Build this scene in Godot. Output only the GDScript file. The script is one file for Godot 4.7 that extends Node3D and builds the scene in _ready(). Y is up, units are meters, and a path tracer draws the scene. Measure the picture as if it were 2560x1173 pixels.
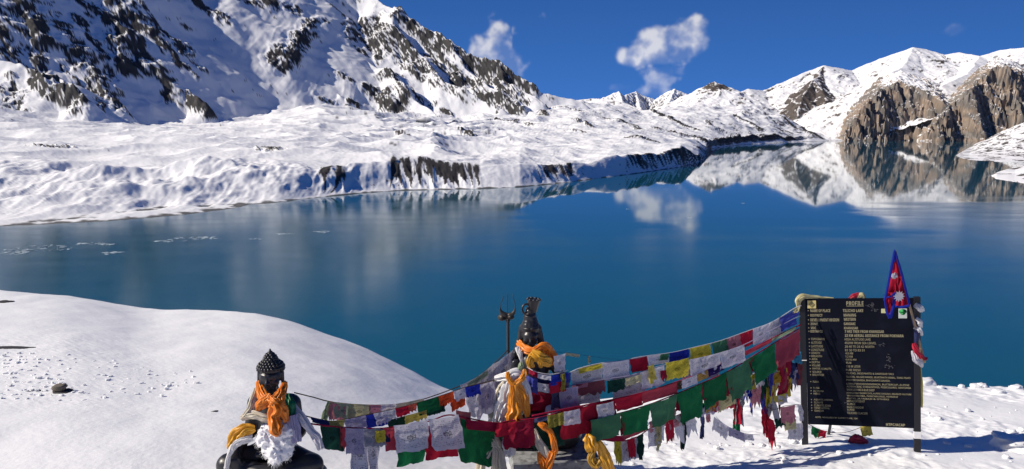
extends Node3D

const F := 1900.0          # focal length in photograph pixels
const EYE := 62.0          # camera height above the lake
const TILT := 0.1418       # camera pitch, downwards
var tc := cos(TILT)
var ts := sin(TILT)

# ---------------------------------------------------------------- helpers
func at(px: float, py: float, depth: float) -> Vector3:      # a place seen in that direction at that depth
	var u := (px - 1280.0) / F
	var v := (586.5 - py) / F
	var fz := tc + v * ts
	var s := depth / fz
	return Vector3(u * s, EYE + (v * tc - ts) * s, -depth)

func on_lake(px: float, py: float) -> Vector3:
	var v := (586.5 - py) / F
	var down := -(v * tc - ts)
	return at(px, py, EYE / down * (tc + v * ts))

func noise(sd: int, freq: float, oct := 4, ridged := false) -> FastNoiseLite:
	var n := FastNoiseLite.new()
	n.seed = sd
	n.noise_type = FastNoiseLite.TYPE_SIMPLEX
	n.frequency = freq
	n.fractal_type = FastNoiseLite.FRACTAL_RIDGED if ridged else FastNoiseLite.FRACTAL_FBM
	n.fractal_octaves = oct
	return n

func mat(c: Color, rough := 0.8, spec := 0.5) -> StandardMaterial3D:
	var m := StandardMaterial3D.new()
	m.albedo_color = c.linear_to_srgb()
	m.roughness = rough
	m.metallic_specular = spec
	return m

func curve(p: Array, x: float) -> float:                     # piecewise smooth curve through [x, y, x, y, ...]
	var n := p.size()
	if x <= p[0]:
		return p[1]
	for i in range(2, n, 2):
		if x <= p[i]:
			var t: float = (x - p[i - 2]) / (p[i] - p[i - 2])
			return lerpf(p[i - 1], p[i + 1], t)
	return p[n - 1]

func table(p: Array, x0: float, x1: float, n: int, soft := 0) -> PackedFloat32Array:
	var r := PackedFloat32Array()
	for i in n:
		var x := x0 + (x1 - x0) * i / (n - 1)
		if soft == 0:
			r.append(curve(p, x))
		else:
			var s := 0.0
			for k in range(-3, 4):
				s += curve(p, x + soft * k / 3.0)
			r.append(s / 7.0)
	return r

# ---------------------------------------------------------------- land as sheets of heights
class Sheet:
	var xs := PackedFloat32Array()       # place of every vertex, row after row
	var zs := PackedFloat32Array()
	var hs := PackedFloat32Array()
	var aux := PackedFloat32Array()
	var cols: int
	var rows: int

func fan(px0: float, px1: float, cols: int, depths: PackedFloat32Array) -> Sheet:
	var s := Sheet.new()
	s.cols = cols
	s.rows = depths.size()
	var n := s.cols * s.rows
	s.xs.resize(n)
	s.zs.resize(n)
	s.hs.resize(n)
	s.aux.resize(n)
	for r in s.rows:
		for c in cols:
			var px := px0 + (px1 - px0) * c / (cols - 1)
			s.xs[r * cols + c] = (px - 1280.0) / F * depths[r]
			s.zs[r * cols + c] = -depths[r]
	return s

func steps(a: float, b: float, n: int, bend := 1.0) -> PackedFloat32Array:
	var r := PackedFloat32Array()
	for i in n:
		r.append(a + (b - a) * pow(float(i) / (n - 1), bend))
	return r

func fill(s: Sheet, f: Callable) -> void:                    # f(row) fills a row; rows are shared out over the processor
	var g := WorkerThreadPool.add_group_task(f, s.rows)
	WorkerThreadPool.wait_for_group_task_completion(g)

func normals_of(s: Sheet) -> PackedVector3Array:
	var out := PackedVector3Array()
	out.resize(s.hs.size())
	var C := s.cols
	for r in s.rows:
		var ra := maxi(r - 1, 0) * C
		var rb := mini(r + 1, s.rows - 1) * C
		for c in C:
			var ca := maxi(c - 1, 0)
			var cb := mini(c + 1, C - 1)
			var i := r * C + ca
			var j := r * C + cb
			var k := ra + c
			var l := rb + c
			var du := Vector3(s.xs[j] - s.xs[i], s.hs[j] - s.hs[i], s.zs[j] - s.zs[i])
			var dv := Vector3(s.xs[l] - s.xs[k], s.hs[l] - s.hs[k], s.zs[l] - s.zs[k])
			out[r * C + c] = du.cross(dv).normalized()
	return out

func sheet_mesh(s: Sheet, nor: PackedVector3Array, col: PackedColorArray, keep_above := -1e9) -> ArrayMesh:
	var v := PackedVector3Array()
	v.resize(s.hs.size())
	for i in s.hs.size():
		v[i] = Vector3(s.xs[i], s.hs[i], s.zs[i])
	var idx := PackedInt32Array()
	var C := s.cols
	for r in s.rows - 1:
		for c in C - 1:
			var a := r * C + c
			var b := a + C
			if s.hs[a] < keep_above and s.hs[a + 1] < keep_above and s.hs[b] < keep_above and s.hs[b + 1] < keep_above:
				continue
			idx.append(a); idx.append(b); idx.append(a + 1)
			idx.append(a + 1); idx.append(b); idx.append(b + 1)
	var ar := []
	ar.resize(Mesh.ARRAY_MAX)
	ar[Mesh.ARRAY_VERTEX] = v
	ar[Mesh.ARRAY_NORMAL] = nor
	if col.size():
		ar[Mesh.ARRAY_COLOR] = col
	ar[Mesh.ARRAY_INDEX] = idx
	var m := ArrayMesh.new()
	m.add_surface_from_arrays(Mesh.PRIMITIVE_TRIANGLES, ar)
	return m

func struct(called: String, mesh: Mesh, m: Material, label: String, category: String) -> MeshInstance3D:
	var o := MeshInstance3D.new()
	o.name = called
	o.mesh = mesh
	o.material_override = m
	add_child(o, true)
	o.set_meta("kind", "structure")
	o.set_meta("label", label)
	o.set_meta("category", category)
	return o

# ---------------------------------------------------------------- mountains from their ridges
class Ridges:
	var a := PackedFloat32Array()        # per segment: ax az ah dx dz dh 1/len2 len arc slope reach id
	var n := 0

func add_ridge(R: Ridges, p: Array, slope: float, reach := 900.0, id := 0.0) -> void:
	var arc := 137.0 * R.n
	for i in range(3, p.size(), 3):
		var A := at(p[i - 3], p[i - 2], p[i - 1])
		var B := at(p[i], p[i + 1], p[i + 2])
		var dx := B.x - A.x
		var dz := B.z - A.z
		var l2 := dx * dx + dz * dz
		R.a.append_array([A.x, A.z, A.y, dx, dz, B.y - A.y, 1.0 / l2, sqrt(l2), arc, slope, reach, id])
		arc += sqrt(l2)
		R.n += 1

func ridge_height(R: Ridges, x: float, z: float) -> Vector4:     # height, way along the ridge, way from it, id
	var best := -1e9
	var ba := 0.0
	var bd := 0.0
	var bi := 0.0
	var a := R.a
	var k := 0
	for i in R.n:
		var qx := x - a[k]
		var qz := z - a[k + 1]
		var t := clampf((qx * a[k + 3] + qz * a[k + 4]) * a[k + 6], 0.0, 1.0)
		var ex := qx - t * a[k + 3]
		var ez := qz - t * a[k + 4]
		var d := sqrt(ex * ex + ez * ez)
		var h := a[k + 2] + t * a[k + 5] - a[k + 9] * d / (1.0 + d / (a[k + 10] * 5.0))
		if h > best:
			best = h
			ba = a[k + 8] + t * a[k + 7]
			bd = d
			bi = a[k + 11]
		k += 12
	return Vector4(best, ba, bd, bi)

var snow_m: StandardMaterial3D
var land_m: StandardMaterial3D

func _ready() -> void:
	# ------------------------------------------------------------ camera, sky, sun, exposure
	var cam := Camera3D.new()
	cam.name = "camera"
	cam.position = Vector3(0, EYE, 0)
	cam.rotation.x = -TILT
	cam.fov = rad_to_deg(2.0 * atan(586.5 / F))
	cam.near = 0.1
	cam.far = 60000.0
	add_child(cam)
	cam.current = true
	sky_and_sun()
	land_m = StandardMaterial3D.new()
	land_m.vertex_color_use_as_albedo = true
	land_m.roughness = 0.85
	land_m.metallic_specular = 0.25
	var t0 := Time.get_ticks_msec()
	lake()
	snow_mountain()
	print("mountain ", Time.get_ticks_msec() - t0)
	moraine()
	print("moraine ", Time.get_ticks_msec() - t0)
	right_mountains()
	print("right ", Time.get_ticks_msec() - t0)
	foreground()
	print("foreground ", Time.get_ticks_msec() - t0)
	shrine()
	print("things ", Time.get_ticks_msec() - t0)

func sky_and_sun() -> void:
	var env := Environment.new()
	env.background_mode = Environment.BG_SKY
	var sm := ProceduralSkyMaterial.new()
	sm.sky_top_color = Color(0.0055, 0.034, 0.15).linear_to_srgb()
	sm.sky_horizon_color = Color(0.047, 0.170, 0.52).linear_to_srgb()
	sm.sky_curve = 0.14
	sm.ground_bottom_color = Color(0.32, 0.33, 0.38).linear_to_srgb()
	sm.ground_horizon_color = Color(0.32, 0.33, 0.38).linear_to_srgb()
	sm.sun_angle_max = 8.0
	sm.sky_cover = clouds()
	var sky := Sky.new()
	sky.sky_material = sm
	env.sky = sky
	env.tonemap_mode = Environment.TONE_MAPPER_LINEAR
	env.tonemap_exposure = 1.18
	env.ambient_light_source = Environment.AMBIENT_SOURCE_SKY
	env.sdfgi_enabled = true
	env.ssao_enabled = true
	env.ssil_enabled = true
	var we := WorldEnvironment.new()
	we.name = "world"
	we.environment = env
	add_child(we)
	var sun := DirectionalLight3D.new()
	sun.name = "sun"
	sun.light_energy = 1.42
	sun.light_color = Color(1.0, 0.96, 0.9)
	sun.light_angular_distance = 0.5
	sun.shadow_enabled = true
	add_child(sun)
	sun.look_at_from_position(Vector3(-0.80, 0.55, 0.10) * 10.0, Vector3.ZERO)

func clouds() -> ImageTexture:
	var w := 4096
	var img := Image.create_empty(w, 2048, false, Image.FORMAT_RGBA8)
	var n := noise(201, 1.0 / 26.0, 5)
	var n2 := noise(203, 1.0 / 80.0, 3)
	# every cloud: opacity, wispiness, then its puffs as [bearing, height, half width, half height] in degrees
	var all := [
		[0.95, 0.6, [8.6, 4.9, 0.9, 0.7], [9.5, 5.4, 1.1, 1.0], [10.6, 5.8, 1.4, 1.1], [12.0, 6.4, 1.4, 1.0], [13.3, 7.1, 0.9, 0.9], [13.1, 6.0, 1.0, 0.9], [11.4, 5.0, 1.8, 0.7]],
		[0.9, 0.65, [-1.2, 5.5, 1.3, 1.5], [-2.0, 4.8, 1.3, 1.3], [-0.5, 4.6, 1.2, 1.4], [-0.8, 7.0, 0.8, 0.6], [-1.0, 4.0, 1.6, 1.2]],
		[0.55, 0.9, [10.6, 3.3, 0.9, 0.8], [11.3, 3.4, 1.0, 0.35], [10.5, 2.3, 1.6, 0.8]],
		[0.22, 0.9, [7.9, 2.9, 1.1, 0.4], [11.0, 4.0, 1.4, 0.5]],
		[0.30, 0.9, [29.7, 6.1, 0.8, 0.5]],
		[0.9, 0.6, [70, 18, 4, 2], [73, 19, 3, 2]], [0.9, 0.6, [-80, 25, 4, 2], [-84, 24, 3, 1.6]], [0.9, 0.6, [140, 14, 5, 2], [146, 15, 3, 2]], [0.9, 0.6, [-150, 20, 5, 2.4]], [0.9, 0.6, [-110, 12, 4, 1.6]]]
	for cl in all:
		var lo := Vector2(999, 999)
		var hi := Vector2(-999, -999)
		for k in range(2, cl.size()):
			var b = cl[k]
			lo = lo.min(Vector2(b[0] - 2.2 * b[2], b[1] - 2.2 * b[3]))
			hi = hi.max(Vector2(b[0] + 2.2 * b[2], b[1] + 2.2 * b[3]))
		var per := w / 360.0
		for py in range(int((90.0 - hi.y) * per), int((90.0 - lo.y) * per)):
			for qx in range(int((lo.x + 360.0) * per), int((hi.x + 360.0) * per)):
				var az := qx / per - 360.0
				var px := qx % w
				var el := 90.0 - py / per
				var m := 0.0
				var best := 0.0
				for k in range(2, cl.size()):
					var b = cl[k]
					var dx: float = (az - b[0]) / b[2]
					var dy: float = (el - b[1]) / b[3]
					var g := exp(-(dx * dx + dy * dy) * 1.15)
					m += g
					if g > best:
						best = g
				var f := n.get_noise_2d(px, py) + 0.6 * n2.get_noise_2d(px, py)
				var dens := smoothstep(0.36, 0.88, m * (1.0 if cl[0] > 0.5 else 1.3) + f * cl[1] * 0.62)
				if dens <= 0.0:
					continue
				var lit := clampf(0.53 + 0.10 * (el - (lo.y + hi.y) * 0.5) - 0.035 * (az - (lo.x + hi.x) * 0.5) + 0.5 * f, 0.3, 0.85)
				var old := img.get_pixel(px, py)
				var al: float = maxf(old.a, dens * cl[0])
				img.set_pixel(px, py, Color(lit * 0.90, lit * 0.84, lit * 0.66, al))
	return ImageTexture.create_from_image(img)

func lake() -> void:
	var pm := PlaneMesh.new()
	pm.size = Vector2(9000, 6000)
	var m := mat(Color(0.007, 0.088, 0.142), 1.0, 0.40)
	# calm water far out, wind ripples on the near half
	var img := Image.create_empty(900, 1200, false, Image.FORMAT_RGBA8)
	var n := noise(211, 1.0, 4)
	for v in 1200:
		for u in 900:
			var x := (u / 900.0 - 0.5) * 9000.0
			var depth := 5000.0 - v * 5.0
			var e := n.get_noise_2d(x / 260.0, depth / 50.0)
			var edge := 640.0 + 70.0 * e - 210.0 * smoothstep(-40.0, 40.0, x) * smoothstep(330.0, 200.0, x)
			var k := smoothstep(edge + 60.0, edge - 60.0, depth)
			var g := lerpf(0.035, 0.15 + 0.04 * n.get_noise_2d(x / 90.0, depth / 30.0), k)
			img.set_pixel(u, v, Color(g, g, g))
	m.roughness_texture = ImageTexture.create_from_image(img)
	m.roughness_texture_channel = BaseMaterial3D.TEXTURE_CHANNEL_RED
	var o := struct("lake", pm, m, "deep blue mountain lake mirroring the snowy far shore", "lake")
	o.position = Vector3(0, 0, -2000)

# ---------------------------------------------------------------- the big snow mountain
func hit(R: Ridges, px: float, py: float, d0: float, d1: float) -> Vector3:    # where that line of sight meets the smooth mountain
	var d := d0
	while d < d1:
		var p := at(px, py, d)
		if ridge_height(R, p.x, p.z).x > p.y:
			return p
		d += 12.0
	return at(px, py, d1)

func add_ribs(R: Ridges, Q: Ridges, d0: float, d1: float, width: float, bump: float, rock: float, p: Array) -> void:
	var A := hit(R, p[0], p[1], d0, d1)
	for i in range(2, p.size(), 2):
		var B := hit(R, p[i], p[i + 1], d0, d1)
		var dx := B.x - A.x
		var dz := B.z - A.z
		var l2 := maxf(dx * dx + dz * dz, 1.0)
		Q.a.append_array([A.x, A.z, width, dx, dz, bump, 1.0 / l2, rock, minf(A.z, B.z) - width * 2.2, maxf(A.z, B.z) + width * 2.2])
		Q.n += 1
		A = B

func rib_here(Q: Ridges, x: float, z: float) -> Vector2:     # how far it stands proud, and how rocky it is
	var up := 0.0
	var rock := 0.0
	var a := Q.a
	var k := 0
	for i in Q.n:
		if z > a[k + 8] and z < a[k + 9]:
			var qx := x - a[k]
			var qz := z - a[k + 1]
			var t := clampf((qx * a[k + 3] + qz * a[k + 4]) * a[k + 6], 0.0, 1.0)
			var ex := qx - t * a[k + 3]
			var ez := qz - t * a[k + 4]
			var d := sqrt(ex * ex + ez * ez) / a[k + 2]
			if d < 2.2:
				var f := maxf(0.0, 1.0 - d / 1.6)
				up = maxf(up, a[k + 5] * f)
				rock = maxf(rock, a[k + 7] * (1.0 - smoothstep(0.45, 1.5, d)))
		k += 10
	return Vector2(up, rock)

func snow_mountain() -> void:
	var R := Ridges.new()
	# crest: from beyond the left edge over the top of the frame, then down the long right hand skyline
	add_ridge(R, [-1500, -300, 2600, -700, -470, 2450, -357, -440, 2300, -100, -270, 2260, 0, -240, 2370, 150, -270, 2600, 276, -360, 3100, 500, -320, 3350, 700, -190, 3500, 800, -100, 3450, 880, -45, 3250, 940, 0, 3120, 990, 25, 3060, 1050, 70, 2990, 1110, 100, 2930, 1150, 130, 2890, 1200, 160, 2840, 1240, 163, 2810, 1280, 184, 2790, 1330, 216, 2750, 1380, 236, 2720, 1450, 251, 2700], 0.88, 3000, 0)
	# spurs of the shaded wall on the left
	add_ridge(R, [0, -240, 2370, 60, 20, 2250, 100, 90, 2120, 150, 190, 1950], 0.85, 900, 1)
	add_ridge(R, [150, -270, 2600, 210, 0, 2380, 270, 70, 2270, 310, 120, 2180, 330, 200, 2060, 340, 270, 1950], 0.85, 900, 1)
	add_ridge(R, [210, 0, 2380, 310, 60, 2300, 370, 130, 2200, 430, 205, 2100, 480, 260, 2010], 0.85, 900, 1)
	add_ridge(R, [-200, -20, 2100, -120, 80, 1950, -20, 150, 1780, 130, 190, 1720, 200, 250, 1640], 0.6, 600, 1)
	add_ridge(R, [333, -350, 3150, 420, -30, 2800, 460, 40, 2680, 480, 110, 2560], 0.85, 900, 1)
	# the buttress beside the glacier and the lit faces right of it
	add_ridge(R, [880, -45, 3250, 835, 12, 3050, 790, 55, 2920, 740, 80, 2850, 690, 98, 2790, 620, 112, 2740], 0.85, 900, 2)
	add_ridge(R, [790, 55, 2920, 740, 110, 2800, 700, 150, 2700, 655, 185, 2600], 0.9, 900, 2)
	add_ridge(R, [870, 60, 3000, 850, 95, 2880, 780, 150, 2700, 810, 200, 2560, 840, 240, 2440], 0.75, 900, 2)
	add_ridge(R, [850, 95, 2880, 920, 150, 2760, 1000, 215, 2580, 1090, 285, 2400], 0.75, 900, 2)
	add_ridge(R, [960, 15, 3090, 985, 60, 2960, 1040, 130, 2800, 1120, 205, 2640, 1250, 268, 2480], 0.85, 900, 2)
	add_ridge(R, [1110, 100, 2930, 1150, 165, 2790, 1220, 215, 2670, 1310, 262, 2540], 0.85, 900, 2)
	add_ridge(R, [1240, 163, 2810, 1270, 200, 2720, 1330, 240, 2630], 0.8, 900, 2)
	var Q := Ridges.new()
	for rib in [[26, 22, 1.0, 55, -10, 75, 50, 110, 108], [24, 16, 0.9, 190, -10, 240, 25, 300, 80], [30, 34, 1.0, 300, 80, 312, 130, 318, 175], [26, 16, 0.9, 285, 15, 350, 60, 420, 130], [22, 12, 0.9, 165, 128, 215, 142], [26, 24, 1.0, 225, 165, 262, 245, 315, 290], [34, 16, 0.72, 330, 160, 400, 200, 450, 240], [20, 20, 1.0, 462, 240, 512, 292], [24, 24, 1.0, 110, 205, 160, 245, 215, 288], [10, 6, 1.0, 50, 230, 72, 236], [30, 14, 0.95, 470, -10, 545, 42], [34, 12, 0.85, 590, -8, 650, 8, 725, 22], [40, 10, 0.5, 0, 20, 40, 90], [40, 10, 0.5, 120, 30, 150, 90, 190, 130],
			[30, 20, 1.0, 775, 70, 735, 125, 690, 178], [20, 14, 0.9, 805, 50, 775, 75], [20, 12, 0.75, 840, 30, 880, 60, 870, 95], [22, 14, 0.8, 900, 90, 935, 115], [14, 10, 0.8, 855, 195, 875, 210],
			[24, 20, 1.0, 985, 20, 1000, 60, 1060, 100], [26, 22, 1.0, 990, 85, 1015, 115], [30, 20, 0.95, 1050, 70, 1110, 108, 1150, 140, 1190, 175], [24, 20, 0.95, 1060, 145, 1100, 180, 1160, 215, 1200, 240], [26, 24, 1.0, 1200, 238, 1255, 268, 1300, 280], [26, 20, 0.95, 1200, 165, 1245, 180, 1290, 205, 1335, 235], [22, 16, 0.8, 1240, 215, 1290, 245],
			[30, 24, 0.95, 915, 225, 950, 245, 990, 272], [28, 18, 0.75, 955, 180, 990, 205, 1020, 240], [14, 10, 0.9, 870, 262, 905, 275], [14, 8, 0.8, 1030, 232, 1080, 275], [12, 10, 1.0, 1100, 288, 1125, 298], [12, 8, 0.8, 790, 235, 825, 250], [26, 8, 0.45, 900, 45, 960, 110, 1020, 150], [22, 8, 0.45, 1080, 215, 1150, 250]]:
		add_ribs(R, Q, 1500.0, 3700.0, rib[0], rib[1], rib[2], rib.slice(3))
	var dice := RandomNumberGenerator.new()
	dice.seed = 8
	for i in 95:
		var on_b := i >= 50
		var f := dice.randf()
		var px := dice.randf_range(-60, 470) if not on_b else lerpf(880, 1330, f)
		var py := dice.randf_range(-10, 235) + maxf(0.0, px - 250.0) * 0.12 if not on_b else lerpf(70, 225, f) + dice.randf_range(-50, 50)
		var l := dice.randf_range(14, 46)
		add_ribs(R, Q, 1500.0, 3700.0, dice.randf_range(7, 15), dice.randf_range(3, 9), dice.randf_range(0.7, 1.0), [px, py, px + l, py + l * (1.25 if not on_b else 0.8), px + l * 1.7, py + l * (2.2 if not on_b else 1.5)])
	var s := fan(-420, 1480, 860, steps(1450, 3750, 400, 1.15))
	s.xs = widen(s)
	var rockiness := PackedFloat32Array()
	rockiness.resize(s.hs.size())
	var big := noise(3, 1.0 / 420.0, 3)
	var gul := noise(5, 1.0, 3, true)
	var rid := noise(7, 1.0 / 130.0, 3, true)
	var soft := noise(8, 1.0 / 160.0, 3)
	var lay := noise(22, 1.0, 3)
	var fin := noise(9, 1.0 / 30.0, 3)
	var C := s.cols
	fill(s, func(r: int):
		for c in C:
			var i := r * C + c
			var x := s.xs[i]
			var z := s.zs[i]
			var bx := big.get_noise_2d(x, z)
			var wx := x + 25.0 * bx
			var wz := z + 25.0 * big.get_noise_2d(x + 900.0, z)
			var q := ridge_height(R, wx, wz)
			var v := rib_here(Q, x + 4.0 * fin.get_noise_2d(z, x) + 24.0 * soft.get_noise_2d(z, x), z + 4.0 * fin.get_noise_2d(x + 70.0, z) + 24.0 * soft.get_noise_2d(x + 300.0, z))
			var g := gul.get_noise_2d(q.y / 60.0 + 0.02 * q.z, q.z / 260.0 + q.w * 31.0)
			var k := smoothstep(5.0, 120.0, q.z)
			var rough := 0.12 + 0.88 * v.y
			var h := q.x - (2.0 + 5.0 * v.y) * k * (0.5 - 0.5 * g) + 7.0 * soft.get_noise_2d(x, z)
			var ledge := lay.get_noise_2d((q.x + 0.75 * x + 0.3 * z) / 16.0, (x - q.x) / 160.0)
			h += rough * (7.0 * (rid.get_noise_2d(x, z) - 0.25) + 3.0 * ledge)
			s.hs[i] = h + v.x
			s.aux[i] = q.w
			rockiness[i] = v.y)
	var nor := normals_of(s)
	var col := PackedColorArray()
	col.resize(s.hs.size())
	var patch := noise(21, 1.0 / 150.0, 4)
	fill(s, func(r: int):
		for c in C:
			var i := r * C + c
			var n := nor[i]
			var x := s.xs[i]
			var y := s.hs[i]
			var z := s.zs[i]
			var steep := 1.0 - n.y
			var bed := lay.get_noise_2d((y + 0.75 * x + 0.3 * z) / 7.0, (x - y) / 130.0)
			var w := 0.75 * steep + 0.42 * rockiness[i] + 0.22 * patch.get_noise_2d(x * 1.6, z * 1.6) + 0.50 * bed * (0.45 + 0.55 * rockiness[i])
			var rock := smoothstep(0.425, 0.50, w)
			var tone := 0.050 + 0.03 * bed
			col[i] = Color(0.86, 0.87, 0.89).lerp(Color(tone * 1.02, tone, tone * 1.02), rock))
	struct("mountain", sheet_mesh(s, nor, col, 20.0), land_m, "steep snow mountain with dark rock ribs rising over the left shore", "mountain")

# ---------------------------------------------------------------- moraine between lake and mountain
var shore := [-400, 590, 0, 570, 250, 556, 450, 540, 600, 520, 760, 498, 900, 484, 1000, 477, 1100, 475, 1200, 473, 1300, 468, 1400, 459, 1500, 446, 1600, 433, 1700, 418, 1740, 407, 1764, 398, 1774, 372, 1850, 362, 2000, 354.5, 2090, 352.3, 2300, 351]

func moraine() -> void:
	var X0 := -400.0
	var X1 := 2250.0
	var N := 1060
	var top := [-400, 402, 0, 405, 250, 412, 450, 402, 600, 396, 800, 398, 980, 400, 1100, 410, 1200, 424, 1300, 400, 1400, 404, 1500, 398, 1600, 382, 1700, 370, 1745, 384, 1764, 396, 1776, 368, 1850, 356, 2000, 347, 2090, 349, 2250, 351]
	var back := [-400, 270, 0, 250, 450, 200, 650, 130, 760, 75, 830, 55, 1000, 45, 1200, 48, 1400, 52, 1600, 52, 1740, 45, 1764, 20, 1776, 30, 2000, 60, 2250, 20]
	var mid_y := [-400, 332, 0, 335, 400, 332, 800, 342, 1200, 347, 1600, 336, 1700, 345, 1776, 350, 1850, 340, 2000, 338, 2090, 347, 2250, 351]
	var mid_d := [-400, 1050, 0, 1100, 800, 1250, 1200, 1350, 1600, 1750, 1776, 2200, 1850, 2650, 2000, 3150, 2090, 3320, 2250, 3330]
	var foot_y := [-400, 235, 0, 238, 150, 280, 300, 300, 500, 309, 620, 292, 800, 262, 1000, 284, 1150, 294, 1300, 284, 1400, 258, 1450, 252, 1540, 262, 1600, 276, 1700, 264, 1760, 262, 1880, 268, 1950, 290, 2010, 322, 2060, 342, 2100, 349, 2250, 351]
	var foot_d := [-400, 1650, 0, 1700, 300, 1950, 600, 2250, 1000, 2350, 1300, 2550, 1450, 2900, 1600, 3300, 1760, 3500, 1900, 3500, 2060, 3400, 2250, 3400]
	var D := []
	var Hh := []
	for k in 6:
		D.append(PackedFloat32Array())
		Hh.append(PackedFloat32Array())
	for i in N:
		var px := X0 + (X1 - X0) * i / (N - 1)
		var sh := on_lake(px, curve(shore, px))
		var d0 := -sh.z
		var d1: float = d0 + curve(back, px)
		var d2: float = maxf(curve(mid_d, px), d1 + 20.0)
		var d3: float = maxf(curve(foot_d, px), d2 + 20.0)
		var row_d := [d0 - 60.0, d0, d1, d2, d3, d3 + 900.0]
		var h3 := at(px, curve(foot_y, px), d3).y
		var row_h := [-14.0, -0.6, at(px, curve(top, px), d1).y, at(px, curve(mid_y, px), d2).y, h3, h3 - 60.0]
		for k in 6:
			D[k].append(row_d[k])
			Hh[k].append(row_h[k])
	var Q := Ridges.new()
	for rib in [[14, 7, 1.0, 1700, 266, 1790, 264, 1880, 270, 1930, 280, 1960, 300, 1990, 320, 2050, 343], [12, 6, 1.0, 1620, 276, 1700, 300, 1745, 318], [12, 6, 0.9, 1830, 283, 1880, 305, 1900, 320], [12, 5, 0.9, 1930, 310, 1975, 330], [12, 5, 1.0, 1700, 338, 1745, 345, 1762, 356], [8, 4, 0.9, 1240, 297, 1330, 306], [10, 6, 0.9, 1320, 262, 1355, 275, 1365, 285], [8, 4, 0.8, 1400, 268, 1480, 276], [8, 5, 0.9, 1440, 292, 1480, 310], [8, 4, 0.8, 1150, 325, 1185, 340], [7, 3, 1.0, 660, 378, 690, 382], [9, 4, 0.8, 1420, 318, 1470, 330], [10, 4, 0.9, 1500, 290, 1560, 300, 1600, 318], [9, 4, 0.9, 1560, 345, 1640, 352], [10, 5, 0.9, 1640, 320, 1690, 330], [9, 4, 0.8, 1770, 300, 1800, 318], [9, 4, 0.8, 1850, 330, 1930, 345], [9, 4, 0.9, 1790, 352, 1850, 350, 1930, 346, 1985, 347], [7, 3, 0.8, 1000, 330, 1040, 342], [8, 4, 0.7, 100, 372, 160, 368], [8, 4, 0.7, 0, 430, 40, 420]]:
		var pts := []
		for j in range(3, rib.size(), 2):
			var c := int(clampf((rib[j] - X0) / (X1 - X0) * (N - 1), 0, N - 1))
			var last := Vector3.ZERO
			for k in range(1, 4):
				for q in 20:
					var d: float = lerpf(D[k][c], D[k + 1][c], q / 20.0)
					var h: float = lerpf(Hh[k][c], Hh[k + 1][c], q / 20.0)
					var P := at(rib[j], rib[j + 1], d)
					if last == Vector3.ZERO and h >= P.y and q + k > 1:
						last = P
			if last != Vector3.ZERO:
				pts.append(last)
		for j in range(1, pts.size()):
			var A: Vector3 = pts[j - 1]
			var B: Vector3 = pts[j]
			var dx := B.x - A.x
			var dz := B.z - A.z
			var wd: float = rib[0]
			Q.a.append_array([A.x, A.z, wd, dx, dz, rib[1], 1.0 / maxf(1.0, dx * dx + dz * dz), rib[2], minf(A.z, B.z) - wd * 2.2, maxf(A.z, B.z) + wd * 2.2])
			Q.n += 1
	var rocky := PackedFloat32Array()
	var s := fan(X0, X1, N, PackedFloat32Array())
	s.rows = 340
	rocky.resize(N * 340)
	var n := s.cols * s.rows
	s.xs.resize(n); s.zs.resize(n); s.hs.resize(n); s.aux.resize(n)
	var big := noise(31, 1.0 / 170.0, 3)
	var hum := noise(33, 1.0 / 60.0, 3, true)
	var swell := noise(34, 1.0 / 260.0, 2, true)
	var flu := noise(35, 1.0, 3, true)
	var fin := noise(37, 1.0 / 9.0, 3)
	var lobe := noise(39, 1.0 / 60.0, 4)
	var bare := [-400, 0, 780, 0, 815, 1, 860, 0.7, 885, 0, 960, 0, 985, 1, 1050, 1, 1190, 0.9, 1215, 0, 1320, 0.0, 1350, 0.7, 1430, 0.8, 1460, 0, 1550, 0, 1580, 1, 1760, 1, 1772, 0.5, 1800, 0.4, 1980, 0.4, 2000, 0, 2300, 0]
	var C := s.cols
	var share := [0.0, 0.03, 0.30, 0.62, 0.92, 1.0]       # rows of the sheet given to each stretch
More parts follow.
